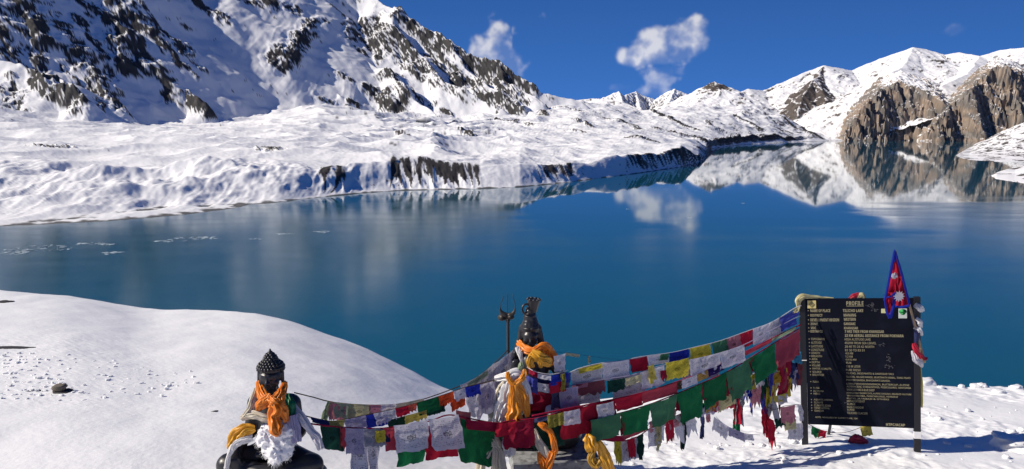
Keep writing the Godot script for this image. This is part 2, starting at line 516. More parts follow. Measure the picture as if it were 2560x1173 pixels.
	fill(s, func(r: int):
		var f := float(r) / (s.rows - 1)
		var k := 0
		while k < 4 and f > share[k + 1]:
			k += 1
		var t: float = (f - share[k]) / (share[k + 1] - share[k])
		for c in C:
			var i := r * C + c
			var px := X0 + (X1 - X0) * c / (C - 1)
			var d: float = lerpf(D[k][c], D[k + 1][c], t)
			var x := (px - 1280.0) / F * d
			var z := -d
			var tt := t
			if k == 1:
				tt = t * t * (3.0 - 2.0 * t) * 0.45 + t * 0.55
			elif k == 3:
				tt = pow(t, 1.35)
			var h: float = lerpf(Hh[k][c], Hh[k + 1][c], tt)
			var inland := clampf((d - D[1][c]) / 70.0, 0.0, 1.0)
			if k == 1:
				var fl := flu.get_noise_2d((x + 0.35 * h) / 26.0, h / 60.0)
				var in_bluff := smoothstep(0.0, 0.25, t) * (1.0 - smoothstep(0.8, 1.0, t))
				h += (fl - 0.2) * (0.5 + 1.5 * curve(bare, px)) * in_bluff
				h += 5.5 * lobe.get_noise_2d(x, z * 0.6) * smoothstep(0.0, 0.5, t) * smoothstep(1500.0, 600.0, px)
			h += inland * (0.55 + 0.45 * smoothstep(600.0, 1300.0, px)) * (4.0 * big.get_noise_2d(x, z) + (9.0 - 6.5 * smoothstep(1050.0, 1500.0, px)) * (swell.get_noise_2d(x + 0.5 * z, z) - 0.3) + 0.9 * (hum.get_noise_2d(x, z) - 0.1)) * (1.0 + d / 2500.0)
			h += 0.16 * fin.get_noise_2d(x, z) * smoothstep(0.0, 0.12, inland)
			var v := rib_here(Q, x + 10.0 * fin.get_noise_2d(x, z), z + 18.0 * fin.get_noise_2d(z, x)) if k > 1 else Vector2.ZERO
			rocky[i] = v.y
			s.xs[i] = x
			s.zs[i] = z
			s.hs[i] = h + v.x
			s.aux[i] = k + t)
	var nor := normals_of(s)
	var col := PackedColorArray()
	col.resize(n)
	var patch := noise(41, 1.0 / 130.0, 4)
	var spk := noise(43, 1.0 / 14.0, 3)
	fill(s, func(r: int):
		for c in C:
			var i := r * C + c
			var px := X0 + (X1 - X0) * c / (C - 1)
			var nn := nor[i]
			var x := s.xs[i]
			var h := s.hs[i]
			var a := s.aux[i]
			var w := (1.0 - nn.y) * (0.9 if a > 2.1 else 0.35) + 0.09 * patch.get_noise_2d(x, s.zs[i]) + 0.16 * spk.get_noise_2d(x, s.zs[i])
			w += 0.035 * smoothstep(1500.0, 2600.0, -s.zs[i]) * smoothstep(700.0, 1500.0, px)
			var rock := smoothstep(0.20, 0.27, w) * 0.9
			if a > 1.0 and a < 2.12:
				var fl := flu.get_noise_2d((x + 0.35 * h) / 13.0, h / 70.0)
				var b: float = curve(bare, px) * smoothstep(1.35, 1.6, a + 0.35 * fl) * smoothstep(2.06, 2.0, a)
				rock = maxf(rock, smoothstep(0.45, 0.65, b * (0.72 + 0.6 * fl)))
			rock = maxf(rock, smoothstep(0.42, 0.62, rocky[i] + 0.5 * spk.get_noise_2d(x, s.zs[i])))
			rock = maxf(rock, smoothstep(0.9, 0.3, h + 0.9 * spk.get_noise_2d(x * 0.6, s.zs[i] * 0.6)) * 0.9)
			col[i] = Color(0.86, 0.87, 0.89).lerp(Color(0.055, 0.053, 0.052), rock))
	struct("glacier_moraine", sheet_mesh(s, nor, col), land_m, "hummocky snow covered moraine with bare dark bluffs along the water", "moraine")

# ---------------------------------------------------------------- mountains, cliffs and far peaks on the right
func widen(s: Sheet) -> PackedFloat32Array:                  # the leftmost columns spread out, far past the frame
	var r := s.xs
	for k in s.rows:
		for c in 24:
			r[k * s.cols + c] -= pow(24.0 - c, 2.0) * 4.0
	return r

func ridge_land(called: String, label: String, R: Ridges, s: Sheet, sd: int, rough: float, bias: float, soft_cut: float, rock_c: Color, extra: Callable) -> void:
	var big := noise(sd, 1.0 / 420.0, 3)
	var gul := noise(sd + 1, 1.0, 3, true)
	var rid := noise(sd + 2, 1.0 / 150.0, 5, true)
	var lay := noise(sd + 5, 1.0, 3)
	var C := s.cols
	fill(s, func(r: int):
		for c in C:
			var i := r * C + c
			var x := s.xs[i]
			var z := s.zs[i]
			var q := ridge_height(R, x + 10.0 * big.get_noise_2d(x, z), z + 20.0 * big.get_noise_2d(x + 900.0, z))
			var g := gul.get_noise_2d(q.y / 80.0, q.z / 300.0)
			var k := smoothstep(5.0, 160.0, q.z)
			var amp: float = rough * extra.call(x, z, q)
			s.hs[i] = q.x - 9.0 * amp * k * (0.5 - 0.5 * g) + 12.0 * amp * (rid.get_noise_2d(x, z) - 0.25) * (0.3 + 0.7 * k)
			s.aux[i] = amp / rough)
	var nor := normals_of(s)
	var col := PackedColorArray()
	col.resize(s.hs.size())
	var patch := noise(sd + 3, 1.0 / 230.0, 4)
	var spk := noise(sd + 4, 1.0 / 40.0, 4)
	fill(s, func(r: int):
		for c in C:
			var i := r * C + c
			var x := s.xs[i]
			var z := s.zs[i]
			var y := s.hs[i]
			var bed := lay.get_noise_2d((y - 0.3 * x + 0.2 * z) / 9.0, (x + y) / 60.0)
			var w := (1.0 - nor[i].y) + 0.12 * patch.get_noise_2d(x, z) + 0.08 * spk.get_noise_2d(x, z) + 0.09 * bed + 0.15 * (s.aux[i] - 1.0)
			var rock := smoothstep(bias, bias + soft_cut, w)
			var tone := 1.0 + 0.5 * bed
			col[i] = Color(0.86, 0.87, 0.89).lerp(Color(rock_c.r * tone, rock_c.g * tone, rock_c.b * tone), rock))
	struct(called, sheet_mesh(s, nor, col, -4.0), land_m, label, "mountain")

func right_mountains() -> void:
	var R := Ridges.new()
	add_ridge(R, [1640, 300, 4300, 1700, 275, 4300, 1740, 248, 4300, 1765, 222, 4300, 1788, 203, 4300, 1803, 219, 4300, 1830, 236, 4300, 1870, 222, 4350, 1910, 226, 4400, 1990, 190, 4450, 2060, 163, 4500, 2130, 176, 4600, 2180, 155, 4600, 2230, 135, 4600, 2284, 118, 4550, 2320, 123, 4550, 2365, 136, 4500, 2400, 130, 4500, 2450, 140, 4400, 2500, 125, 4400, 2560, 118, 4300, 2700, 90, 4200, 2900, 60, 4000], 0.46, 4000, 0)
	add_ridge(R, [1764, 224, 4290, 1776, 212, 4285, 1788, 201, 4280, 1800, 214, 4280, 1812, 221, 4290], 1.0, 4000, 3)
	add_ridge(R, [2060, 163, 4500, 2048, 192, 4300, 2035, 196, 4200, 2012, 235, 4020, 1990, 288, 3800], 0.75, 900, 1)
	add_ridge(R, [2035, 196, 4200, 2060, 235, 4020, 2080, 288, 3800], 0.75, 900, 1)
	add_ridge(R, [2284, 118, 4550, 2250, 170, 4200, 2200, 205, 3800], 0.45, 2000, 2)
	add_ridge(R, [2450, 140, 4400, 2420, 185, 3900, 2350, 215, 3600], 0.45, 2000, 2)
	ridge_land("snowy_ridge", "rounded snowy mountain ridge with brown rock outcrops beyond the far shore", R, fan(1600, 2900, 560, steps(3300, 4750, 240, 1.0)), 53, 0.8, 0.25, 0.05, Color(0.10, 0.086, 0.078), func(x: float, z: float, q: Vector4) -> float:
		var px := 1280.0 - x / z * F
		return 1.9 if q.w == 1.0 else 1.5 if q.w == 3.0 else 1.0 + 1.4 * smoothstep(45.0, 20.0, absf(px - 1788.0)) * smoothstep(150.0, 60.0, q.z))
	var B := Ridges.new()
	add_ridge(B, [1380, 262, 5200, 1440, 250, 5200, 1480, 246, 5200, 1520, 247, 5100, 1560, 256, 5000, 1600, 272, 4900, 1640, 290, 4800], 0.4, 2000, 0)
	add_ridge(B, [1640, 280, 5600, 1690, 262, 5600, 1740, 250, 5600], 0.4, 2000, 0)
	ridge_land("brown_ridge", "low brown ridge dusted with snow behind the moraine", B, fan(1340, 1780, 220, steps(4300, 5700, 90)), 83, 0.9, 0.16, 0.06, Color(0.10, 0.084, 0.074), func(_x: float, _z: float, _q: Vector4) -> float: return 1.0)
	var P := Ridges.new()
	add_ridge(P, [1440, 290, 12000, 1490, 250, 12000, 1520, 238, 12000, 1547, 228, 12000, 1562, 238, 12000, 1590, 228, 12400, 1612, 240, 12400, 1640, 248, 12400, 1665, 230, 12200, 1688, 222, 12000, 1712, 231, 12000, 1730, 244, 12000, 1770, 275, 12000], 0.75, 6000, 0)
	add_ridge(P, [1547, 228, 12000, 1560, 262, 11500], 0.75, 6000, 0)
	add_ridge(P, [1688, 222, 12000, 1670, 260, 11500], 0.75, 6000, 0)
	add_ridge(P, [1590, 228, 12400, 1600, 265, 11700], 0.75, 6000, 0)
	ridge_land("distant_peaks", "far white peaks on the horizon in the middle of the view", P, fan(1400, 1800, 260, steps(10800, 12700, 110)), 93, 4.0, 0.42, 0.10, Color(0.10, 0.10, 0.11), func(_x: float, _z: float, _q: Vector4) -> float: return 1.0)
	cliff("rock_cliff", "brown rock cliff at the far shore, the left block with snow on its top", [2085, 353, 2095, 349, 2110, 318, 2150, 262, 2185, 222, 2230, 206, 2290, 224, 2350, 258, 2420, 300, 2480, 325, 2520, 345], 3262.0, 2085, 2520, 101)
	cliff("rock_cliff", "tallest brown rock cliff at the far shore, right of the snowy gully", [2288, 353, 2300, 340, 2330, 298, 2370, 262, 2405, 225, 2425, 198, 2450, 176, 2475, 165, 2505, 171, 2535, 190, 2600, 195, 2750, 160, 2900, 150], 3205.0, 2285, 2900, 111)
	right_shore()

func cliff(called: String, label: String, brow: Array, base: float, x0: float, x1: float, sd: int) -> void:
	var s := fan(x0, x1, int((x1 - x0) * 0.62), steps(base - 70.0, base + 420.0, 230, 1.5))
	var flute := noise(sd, 1.0 / 70.0, 4, true)
	var big := noise(sd + 1, 1.0 / 160.0, 3)
	var rid := noise(sd + 2, 1.0 / 45.0, 4, true)
	var C := s.cols
	var front := table([x0, base, x1, base], x0, x1, C)
	var slab := FastNoiseLite.new()
	slab.seed = sd + 9
	slab.noise_type = FastNoiseLite.TYPE_CELLULAR
	slab.frequency = 1.0 / 62.0
	slab.cellular_return_type = FastNoiseLite.RETURN_CELL_VALUE
	slab.cellular_jitter = 0.9
	fill(s, func(r: int):
		for c in C:
			var i := r * C + c
			var x := s.xs[i]
			var z := s.zs[i]
			var px := 1280.0 - x / z * F
			var d0 := front[c] + 55.0 * big.get_noise_2d(x, 40.0) + 13.0 * slab.get_noise_2d(x - 0.7 * z + 12.0 * big.get_noise_2d(x * 3.0, z * 3.0), 0.8 * z) - 26.0 * (flute.get_noise_2d(x - 0.25 * z + 30.0 * big.get_noise_2d(x * 1.7, z * 3.0), 0.6 * z) - 0.1) * (0.6 + 0.9 * big.get_noise_2d(x * 0.6, 900.0))
			var t := -z - d0
			var b := EYE + (315.0 - curve(brow, px + 8.0 * rid.get_noise_2d(x, 7.0))) / F * (d0 + 110.0)
			var wall := t * 1.75
			var top := b + (t - b / 1.75) * 0.22
			var led := (wall + 0.55 * x + 22.0 * big.get_noise_2d(x * 1.5, z * 1.5)) / 42.0
			wall += 7.5 * clampf(0.5 + 1.4 * big.get_noise_2d(x * 0.8 + 50.0, z), 0.15, 1.0) * sin(TAU * led) + 5.0 * rid.get_noise_2d(wall * 0.5, x * 0.12)
			var h := minf(wall, top)
			if wall > top - 14.0:
				h -= maxf(0.0, 14.0 - absf(wall - top)) * 0.22
			h += (6.0 * (rid.get_noise_2d(x, z) - 0.2)) * smoothstep(0.0, 30.0, t) * (0.25 + 0.75 * smoothstep(b / 1.75 + 45.0, b / 1.75, t)) + 9.0 * big.get_noise_2d(x * 2.0, z * 2.0) * smoothstep(10.0, 80.0, t)
			s.hs[i] = h)
	var nor := normals_of(s)
	var col := PackedColorArray()
	col.resize(s.hs.size())
	var streak := noise(sd + 3, 1.0, 4)
	var tint := noise(sd + 4, 1.0 / 90.0, 3)
	var spk := noise(sd + 5, 1.0 / 24.0, 3)
	fill(s, func(r: int):
		for c in C:
			var i := r * C + c
			var x := s.xs[i]
			var z := s.zs[i]
			var y := s.hs[i]
			var st := streak.get_noise_2d((x - 0.3 * z + 0.15 * y) / 14.0, y / 120.0)
			var k := 1.0 + 0.5 * st
			var q := smoothstep(-0.3, 0.4, tint.get_noise_2d(x, y * 1.5))
			var rk := Color(0.19, 0.172, 0.158).lerp(Color(0.28, 0.22, 0.175), q)
			var w := (1.0 - nor[i].y) + 0.10 * spk.get_noise_2d(x, z)
			col[i] = Color(0.86, 0.87, 0.89).lerp(Color(rk.r * k, rk.g * k, rk.b * k), smoothstep(0.25, 0.33, w + 0.10 * tint.get_noise_2d(x * 2.0, z * 2.0))))
	struct(called, sheet_mesh(s, nor, col, -6.0), land_m, label, "cliff")

func right_shore() -> void:
	for part in 2:
		var X0: float = [2384.0, 2476.0][part]
		var X1 := 3000.0
		var N := 260
		var near: Array = [[2384, 389, 2395, 394, 2420, 400, 2500, 405, 2560, 405, 2700, 405, 3000, 405], [2476, 439.5, 2490, 447, 2520, 452, 2560, 458, 2700, 480, 3000, 530]][part]
		var mid: Array = [[2384, 389, 2395, 387, 2420, 381, 2450, 374, 2500, 366, 2560, 352, 2700, 320, 3000, 260], [2476, 439.5, 2490, 432, 2520, 424, 2560, 416, 2700, 400, 3000, 380]][part]
		var far: Array = [[2384, 389, 2410, 373, 2430, 362, 2450, 352, 2500, 328, 2560, 300, 2700, 230, 3000, 130], [2476, 439.5, 2500, 428, 2540, 415, 2700, 410, 3000, 400]][part]
		var s := Sheet.new()
		s.cols = N
		s.rows = 110
		var n := s.cols * s.rows
		s.xs.resize(n); s.zs.resize(n); s.hs.resize(n); s.aux.resize(n)
		var bump := noise(121 + part, 1.0 / 60.0, 4)
		fill(s, func(r: int):
			var f := float(r) / (s.rows - 1)
			for c in N:
				var px := X0 + (X1 - X0) * pow(float(c) / (N - 1), 1.6)
				var d0 := -on_lake(px, curve(near, px)).z
				var cap := 2350.0 if part == 0 else 1180.0
				var fy := curve(far, px)
				var d2 := cap
				if fy > 322.0:
					d2 = minf(cap, -on_lake(px, fy).z)
				var d1 := minf(lerpf(d0, d2, 0.5), 1800.0)
				var h1 := maxf(0.4, minf(at(px, curve(mid, px), d1).y, 400.0))
				var h2 := maxf(-0.5, at(px, fy, d2).y)
				var d: float
				var h: float
				if f < 0.04:
					d = d0 - 30.0 * (1.0 - f / 0.04)
					h = -6.0 + 6.3 * f / 0.04
				elif f < 0.45:
					var t := (f - 0.04) / 0.41
					d = lerpf(d0, d1, t)
					h = lerpf(0.3, h1, t)
				elif f < 0.9:
					var t := (f - 0.45) / 0.45
					d = lerpf(d1, d2, t)
					h = lerpf(h1, h2, t)
				else:
					var t := (f - 0.9) / 0.1
					d = d2 + 500.0 * t
					h = h2 - (8.0 + 0.1 * h2) * t
				var i := r * N + c
				s.xs[i] = (px - 1280.0) / F * d
				s.zs[i] = -d
				var b := bump.get_noise_2d(s.xs[i], -d)
				s.hs[i] = h + b * minf(6.0, absf(h) * 0.25)
				s.aux[i] = f)
		var nor := normals_of(s)
		var col := PackedColorArray()
		col.resize(n)
		var spk := noise(131 + part, 1.0 / 45.0, 4)
		for i in n:
			var v := spk.get_noise_2d(s.xs[i], s.zs[i])
			var rock := smoothstep(0.22, 0.3, v + 0.9 * (1.0 - nor[i].y))
			col[i] = Color(0.86, 0.87, 0.89).lerp(Color(0.11, 0.10, 0.095), rock)
		struct("snow_spit", sheet_mesh(s, nor, col, -5.0), land_m, ["snowy spit with dark bare patches below the cliffs at the right edge", "white snow tongue reaching into the water at the right edge, nearest of the two"][part], "shore")

func foreground() -> void:
	var X0 := -900.0
	var X1 := 3400.0
	var N := 760
	# crest of the near slope: where it falls away to the lake
	var crest_y := [-900, 700, 0, 727, 90, 731, 170, 741, 340, 772, 470, 773, 600, 780, 700, 801, 790, 830, 870, 860, 1000, 917, 1110, 970, 1200, 1000, 1300, 1010, 1600, 990, 2000, 962, 2300, 957, 2560, 968, 3400, 1000]
	var crest_d := [-900, 24, 0, 22, 600, 20, 870, 18, 1110, 16, 1600, 14.5, 2560, 14, 3400, 14]
	var low_y := 1185.0
	var low_d := [-900, 7.6, 0, 7.4, 640, 7.0, 1000, 8.0, 1280, 8.9, 2000, 9.3, 2560, 9.1, 3400, 9]
	var D := []
	var Hh := []
	for k in 6:
		D.append(PackedFloat32Array())
		Hh.append(PackedFloat32Array())
	for i in N:
		var px := X0 + (X1 - X0) * i / (N - 1)
		var cy := 0.0
		for k in range(-2, 3):
			cy += curve(crest_y, px + k * 22.0) / 5.0
		var cd := 0.0
		var ld := 0.0
		for k in range(-6, 7):
			cd += curve(crest_d, px + k * 60.0) / 13.0
			ld += curve(low_d, px + k * 60.0) / 13.0
		var lh := at(px, low_y, ld).y
		var ch := at(px, cy, cd).y
		var row_d := [0.6, ld * 0.45, ld, cd, cd * 1.25, cd + 160.0]
		var row_h := [EYE - 1.75, lerpf(EYE - 1.75, lh, 0.42), lh, ch, ch - cd * 0.17, -20.0]
		for k in 6:
			D[k].append(row_d[k])
			Hh[k].append(row_h[k])
	near_roll = noise(71, 1.0 / 4.0, 3)
	near_d = D
	near_h = Hh
	var s := Sheet.new()
	s.cols = N
	s.rows = 300
	var n := s.cols * s.rows
	s.xs.resize(n); s.zs.resize(n); s.hs.resize(n); s.aux.resize(n)
	var share := [0.0, 0.05, 0.12, 0.82, 0.92, 1.0]
	var roll := noise(71, 1.0 / 4.0, 3)
	var lump := noise(73, 1.0 / 0.55, 4)
	var crust := noise(75, 1.0 / 0.16, 3)
	var C := s.cols
	fill(s, func(r: int):
		var f := float(r) / (s.rows - 1)
		var k := 0
		while k < 4 and f > share[k + 1]:
			k += 1
		var t: float = (f - share[k]) / (share[k + 1] - share[k])
		for c in C:
			var i := r * C + c
			var px := X0 + (X1 - X0) * c / (C - 1)
			var d: float = lerpf(D[k][c], D[k + 1][c], t)
			var h: float = lerpf(Hh[k][c], Hh[k + 1][c], t)
			var x := (px - 1280.0) / F * d
			var z := -d
			var rough := smoothstep(900.0, 1900.0, px)
			h += 0.05 * roll.get_noise_2d(x, z)
			var trod := smoothstep(-0.25, 0.35, roll.get_noise_2d(x * 1.3 + 40.0, z * 1.3))
			h += (0.004 + 0.035 * rough * trod) * lump.get_noise_2d(x, z)
			h += 0.006 * (rough * trod + smoothstep(600.0, 100.0, px) * smoothstep(-17.0, -14.0, z) * smoothstep(-9.0, -10.5, z)) * crust.get_noise_2d(x, z)
			s.xs[i] = x
			s.zs[i] = z
			s.hs[i] = h)
	var nor := normals_of(s)
	snow_m = mat(Color(0.84, 0.85, 0.87), 0.7, 0.3)
	var grain := NoiseTexture2D.new()
	grain.noise = noise(79, 0.03, 5)
	grain.width = 512
	grain.height = 512
	grain.seamless = true
	grain.as_normal_map = true
	grain.bump_strength = 5.0
	snow_m.normal_enabled = true
	snow_m.normal_texture = grain
	snow_m.normal_scale = 0.18
	snow_m.uv1_triplanar = true
	snow_m.uv1_world_triplanar = true
	snow_m.uv1_scale = Vector3(0.45, 0.45, 0.45)
	struct("snow_ground", sheet_mesh(s, nor, PackedColorArray()), snow_m, "smooth white snow slope in front of the lake", "snow")

# ---------------------------------------------------------------- things: shared makers
var used := {}
func numbered(called: String) -> String:
	used[called] = used.get(called, -1) + 1
	return called if used[called] == 0 else "%s_%03d" % [called, used[called]]

func thing(called: String, label: String, category: String, place: Vector3, group := "") -> Node3D:
	var o := Node3D.new()
	o.name = numbered(called)
	o.position = place
	add_child(o, true)
	o.set_meta("label", label)
	o.set_meta("category", category)
	if group:
		o.set_meta("group", group)
	return o

func part(called: String, mesh: Mesh, m: Material, parent: Node3D) -> MeshInstance3D:
	var o := MeshInstance3D.new()
	o.name = called
	o.mesh = mesh
	o.material_override = m
	parent.add_child(o, true)
	return o

func single(called: String, mesh: Mesh, m: Material, label: String, category: String, place: Vector3, group := "") -> MeshInstance3D:
	var o := part(numbered(called), mesh, m, self)
	o.position = place
	o.set_meta("label", label)
	o.set_meta("category", category)
	if group:
		o.set_meta("group", group)
	return o

const INK := {"white": Color(0.66, 0.64, 0.70), "snowy": Color(0.78, 0.78, 0.80), "grey": Color(0.34, 0.35, 0.42), "red": Color(0.50, 0.015, 0.045), "crimson": Color(0.36, 0.012, 0.05), "pink": Color(0.52, 0.20, 0.24), "maroon": Color(0.20, 0.02, 0.035),
	"green": Color(0.012, 0.17, 0.062), "dark_green": Color(0.010, 0.055, 0.04), "pale_green": Color(0.28, 0.36, 0.22), "blue": Color(0.018, 0.035, 0.38), "navy": Color(0.02, 0.03, 0.12), "purple": Color(0.045, 0.02, 0.15), "sky": Color(0.05, 0.28, 0.45),
	"yellow": Color(0.58, 0.48, 0.05), "olive": Color(0.30, 0.27, 0.05), "pale_yellow": Color(0.60, 0.55, 0.30), "ochre": Color(0.50, 0.28, 0.03), "orange": Color(0.85, 0.24, 0.015), "red_orange": Color(0.60, 0.07, 0.02), "gold": Color(0.80, 0.40, 0.03), "amber": Color(0.84, 0.31, 0.02), "cream": Color(0.66, 0.60, 0.48), "lilac": Color(0.46, 0.42, 0.60), "brown": Color(0.10, 0.06, 0.04)}
var inks := {}
var print_tex: ImageTexture
var weave_tex: ImageTexture

func ink(c: String, printed := false, fade := 0) -> StandardMaterial3D:
	var key := c + ("!" if printed else "") + str(fade)
	if not inks.has(key):
		var base: Color = INK[c]
		var m := mat([base, base.lerp(Color(0.5, 0.48, 0.5), 0.10), base * 0.78][fade], 0.85, 0.3)
		m.cull_mode = BaseMaterial3D.CULL_DISABLED
		m.backlight_enabled = true
		m.backlight = Color(0.7, 0.7, 0.7)
		m.albedo_texture = print_tex if printed else weave_tex
		inks[key] = m
	return inks[key]

func silk(c: String) -> StandardMaterial3D:
	var key := c + "~"
	if not inks.has(key):
		var m := mat(INK[c], 0.42, 0.5)
		m.cull_mode = BaseMaterial3D.CULL_DISABLED
		m.backlight_enabled = true
		m.backlight = Color(0.35, 0.35, 0.35)
		m.albedo_texture = weave_tex
		m.uv1_triplanar = true
		m.uv1_scale = Vector3(6, 6, 6)
		inks[key] = m
	return inks[key]

func make_print() -> void:                                   # worn block print: rows of small strokes round a square
	var img := Image.create_empty(128, 128, false, Image.FORMAT_RGBA8)
	img.fill(Color(1, 1, 1))
	var g := RandomNumberGenerator.new()
	g.seed = 5
	for row in 15:
		var x := 8
		while x < 118:
			var w := g.randi_range(2, 6)
			var y := 10 + row * 7
			var mid := x > 42 and x < 84 and y > 40 and y < 88
			if g.randf() < 0.8 and not mid:
				var k := g.randf_range(0.62, 0.86)
				img.fill_rect(Rect2i(x, y, w, g.randi_range(2, 4)), Color(k, k, k + 0.04))
			x += w + g.randi_range(1, 3)
	for i in 90:
		var a := g.randf() * TAU
		var r := g.randf_range(3.0, 17.0)
		var k := g.randf_range(0.45, 0.8)
		img.fill_rect(Rect2i(63 + int(cos(a) * r), 64 + int(sin(a) * r), 3, 3), Color(k, k, k))
	print_tex = ImageTexture.create_from_image(img)
	var wv := Image.create_empty(64, 64, false, Image.FORMAT_RGBA8)
	for y in 64:
		for x in 64:
			var k := g.randf_range(0.86, 1.0)
			wv.set_pixel(x, y, Color(k, k, k))
	weave_tex = ImageTexture.create_from_image(wv)

func tube(points: PackedVector3Array, radii: PackedFloat32Array, sides := 8, flat := 1.0) -> ArrayMesh:
	var st := SurfaceTool.new()
	st.begin(Mesh.PRIMITIVE_TRIANGLES)
	add_tube(st, points, radii, sides, flat)
	st.generate_normals()
	return st.commit()

func add_tube(st: SurfaceTool, points: PackedVector3Array, radii: PackedFloat32Array, sides := 8, flat := 1.0) -> void:
	var n := points.size()
	var rings := []
	var side := Vector3.ZERO
	for i in n:
		var dir := (points[mini(i + 1, n - 1)] - points[maxi(i - 1, 0)]).normalized()
		if side == Vector3.ZERO:
			side = dir.cross(Vector3(0.1, 0.2, 1)).normalized()
		side = (side - dir * side.dot(dir)).normalized()
		var other := dir.cross(side)
		var ring := []
		var r: float = radii[mini(i, radii.size() - 1)]
		for k in sides:
			var a := TAU * k / sides
			ring.append(points[i] + side * cos(a) * r + other * sin(a) * r * flat)
		rings.append(ring)
	for i in n - 1:
		for k in sides:
			var q := (k + 1) % sides
			for v in [rings[i][k], rings[i][q], rings[i + 1][k], rings[i][q], rings[i + 1][q], rings[i + 1][k]]:
				st.add_vertex(v)
	for e in [0, n - 1]:
		for k in range(1, sides - 1):
			var t := [rings[e][0], rings[e][k], rings[e][k + 1]]
			if e == 0:
				t = [rings[e][0], rings[e][k + 1], rings[e][k]]
			for v in t:
				st.add_vertex(v)

func along(p: Array, step := 14.0) -> PackedVector3Array:     # smooth line through [px, py, depth, ...]
	var c := Curve3D.new()
	var pts := []
	for i in range(0, p.size(), 3):
		pts.append(at(p[i], p[i + 1], p[i + 2]))
	for i in pts.size():
		var t: Vector3 = (pts[mini(i + 1, pts.size() - 1)] - pts[maxi(i - 1, 0)]) / 6.0
		c.add_point(pts[i], -t, t)
	c.bake_interval = step / F * 9.0
	return c.get_baked_points()

func cloth(tl: Vector3, tr: Vector3, bl: Vector3, br: Vector3, fold: float, fray: float, sd: int, nx := 12, ny := 10) -> ArrayMesh:
	var st := SurfaceTool.new()
	st.begin(Mesh.PRIMITIVE_TRIANGLES)
	st.set_smooth_group(0)
	var g := RandomNumberGenerator.new()
	g.seed = sd
	var n := noise(sd, 1.0, 3)
	var face := (tr - tl).cross(bl - tl).normalized()
	var hgt := (bl - tl).length()
	var wave := g.randf_range(1.5, 3.0)
	var ph := g.randf() * TAU
	var grid := []
	for j in ny + 1:
		for i in nx + 1:
			var u := float(i) / nx
			var v := float(j) / ny
			var p := tl.lerp(tr, u).lerp(bl.lerp(br, u), v)
			p.y -= 0.03 * hgt * sin(PI * u) * (1.0 - v)
			p += face * fold * hgt * (0.35 * sin(u * wave * TAU + ph + v * 1.4) * (0.35 + 0.65 * v) + 0.9 * n.get_noise_2d(u * 1.6, v * 1.3))
			p += (bl - tl).normalized() * hgt * 0.05 * n.get_noise_2d(u * 2.0 + 9.0, v) * v
			p += (tr - tl) * 0.06 * n.get_noise_2d(u + 30.0, v * 2.0) * v
			if j == ny and fray > 0.0:
				p += (bl - tl).normalized() * hgt * fray * g.randf_range(-0.4, 1.0)
			grid.append(p)
	for j in ny:
		for i in nx:
			for q in [[i, j], [i + 1, j], [i, j + 1], [i + 1, j], [i + 1, j + 1], [i, j + 1]]:
				st.set_uv(Vector2(float(q[0]) / nx, float(q[1]) / ny))
				st.add_vertex(grid[q[1] * (nx + 1) + q[0]])
	st.index()
	st.generate_normals()
	return st.commit()

var flag_seed := 1000
# a line of prayer flags. flags: [colour, from px, to px, drop in px, shift of the lower edge, frayed share, nearer by m, start below the rope]
func flag_line(label: String, rope: Array, thick: float, rope_ink: String, flags: Array) -> void:
	var pts := along(rope)
	var o := thing("prayer_flag_string", label, "prayer flags", pts[0], "strings of prayer flags")
	var loc := PackedVector3Array()
	for q in pts:
		loc.append(q - pts[0])
	part("rope", tube(loc, PackedFloat32Array([thick])), ink(rope_ink), o)
	if label.begins_with("tangle"):
		var dice := RandomNumberGenerator.new()
		dice.seed = 31
		for k in 22:
			var x0 := dice.randf_range(1822, 1992)
			flags.append([["white", "red", "blue", "yellow", "pink", "grey", "green", "maroon"][k % 8], x0, x0 + dice.randf_range(8, 22), dice.randf_range(26, 60), dice.randf_range(-6, 8), 0.35, dice.randf_range(-0.08, 0.05), dice.randf_range(6, 70)])
	for f in flags:
		flag_seed += 1
		var a := rope_at(rope, f[1])
		var b := rope_at(rope, f[2])
		var near: float = f[6] if f.size() > 6 else 0.02
		var low: float = f[7] if f.size() > 7 else 0.0
		var tl := at(f[1], a.x + low, a.y - near)
		var tr := at(f[2], b.x + low, b.y - near)
		var slim: float = (f[2] - f[1]) * (f[8] if f.size() > 8 else 0.02)
		var bl := at(f[1] + f[4] + slim * 0.3, a.x + low + f[3], a.y - near - 0.03)
		var br := at(f[2] + f[4] - slim, b.x + low + f[3], b.y - near - 0.03)
		var tint: String = f[0]
		var printed := not tint in ["green", "red", "crimson", "maroon"]
		var w: float = f[2] - f[1]
		part("flag", cloth(tl - pts[0], tr - pts[0], bl - pts[0], br - pts[0], 0.10 if w > 25 else 0.16, f[5], flag_seed, 14 if w > 30 else 8, 10), ink(tint, printed, flag_seed % 3), o)

func rope_at(rope: Array, px: float) -> Vector2:
	for i in range(3, rope.size(), 3):
		if px <= rope[i] or i == rope.size() - 3:
			var t := clampf((px - rope[i - 3]) / maxf(rope[i] - rope[i - 3], 0.001), 0.0, 1.0)
			return Vector2(lerpf(rope[i - 2], rope[i + 1], t), lerpf(rope[i - 1], rope[i + 2], t))
	return Vector2.ZERO

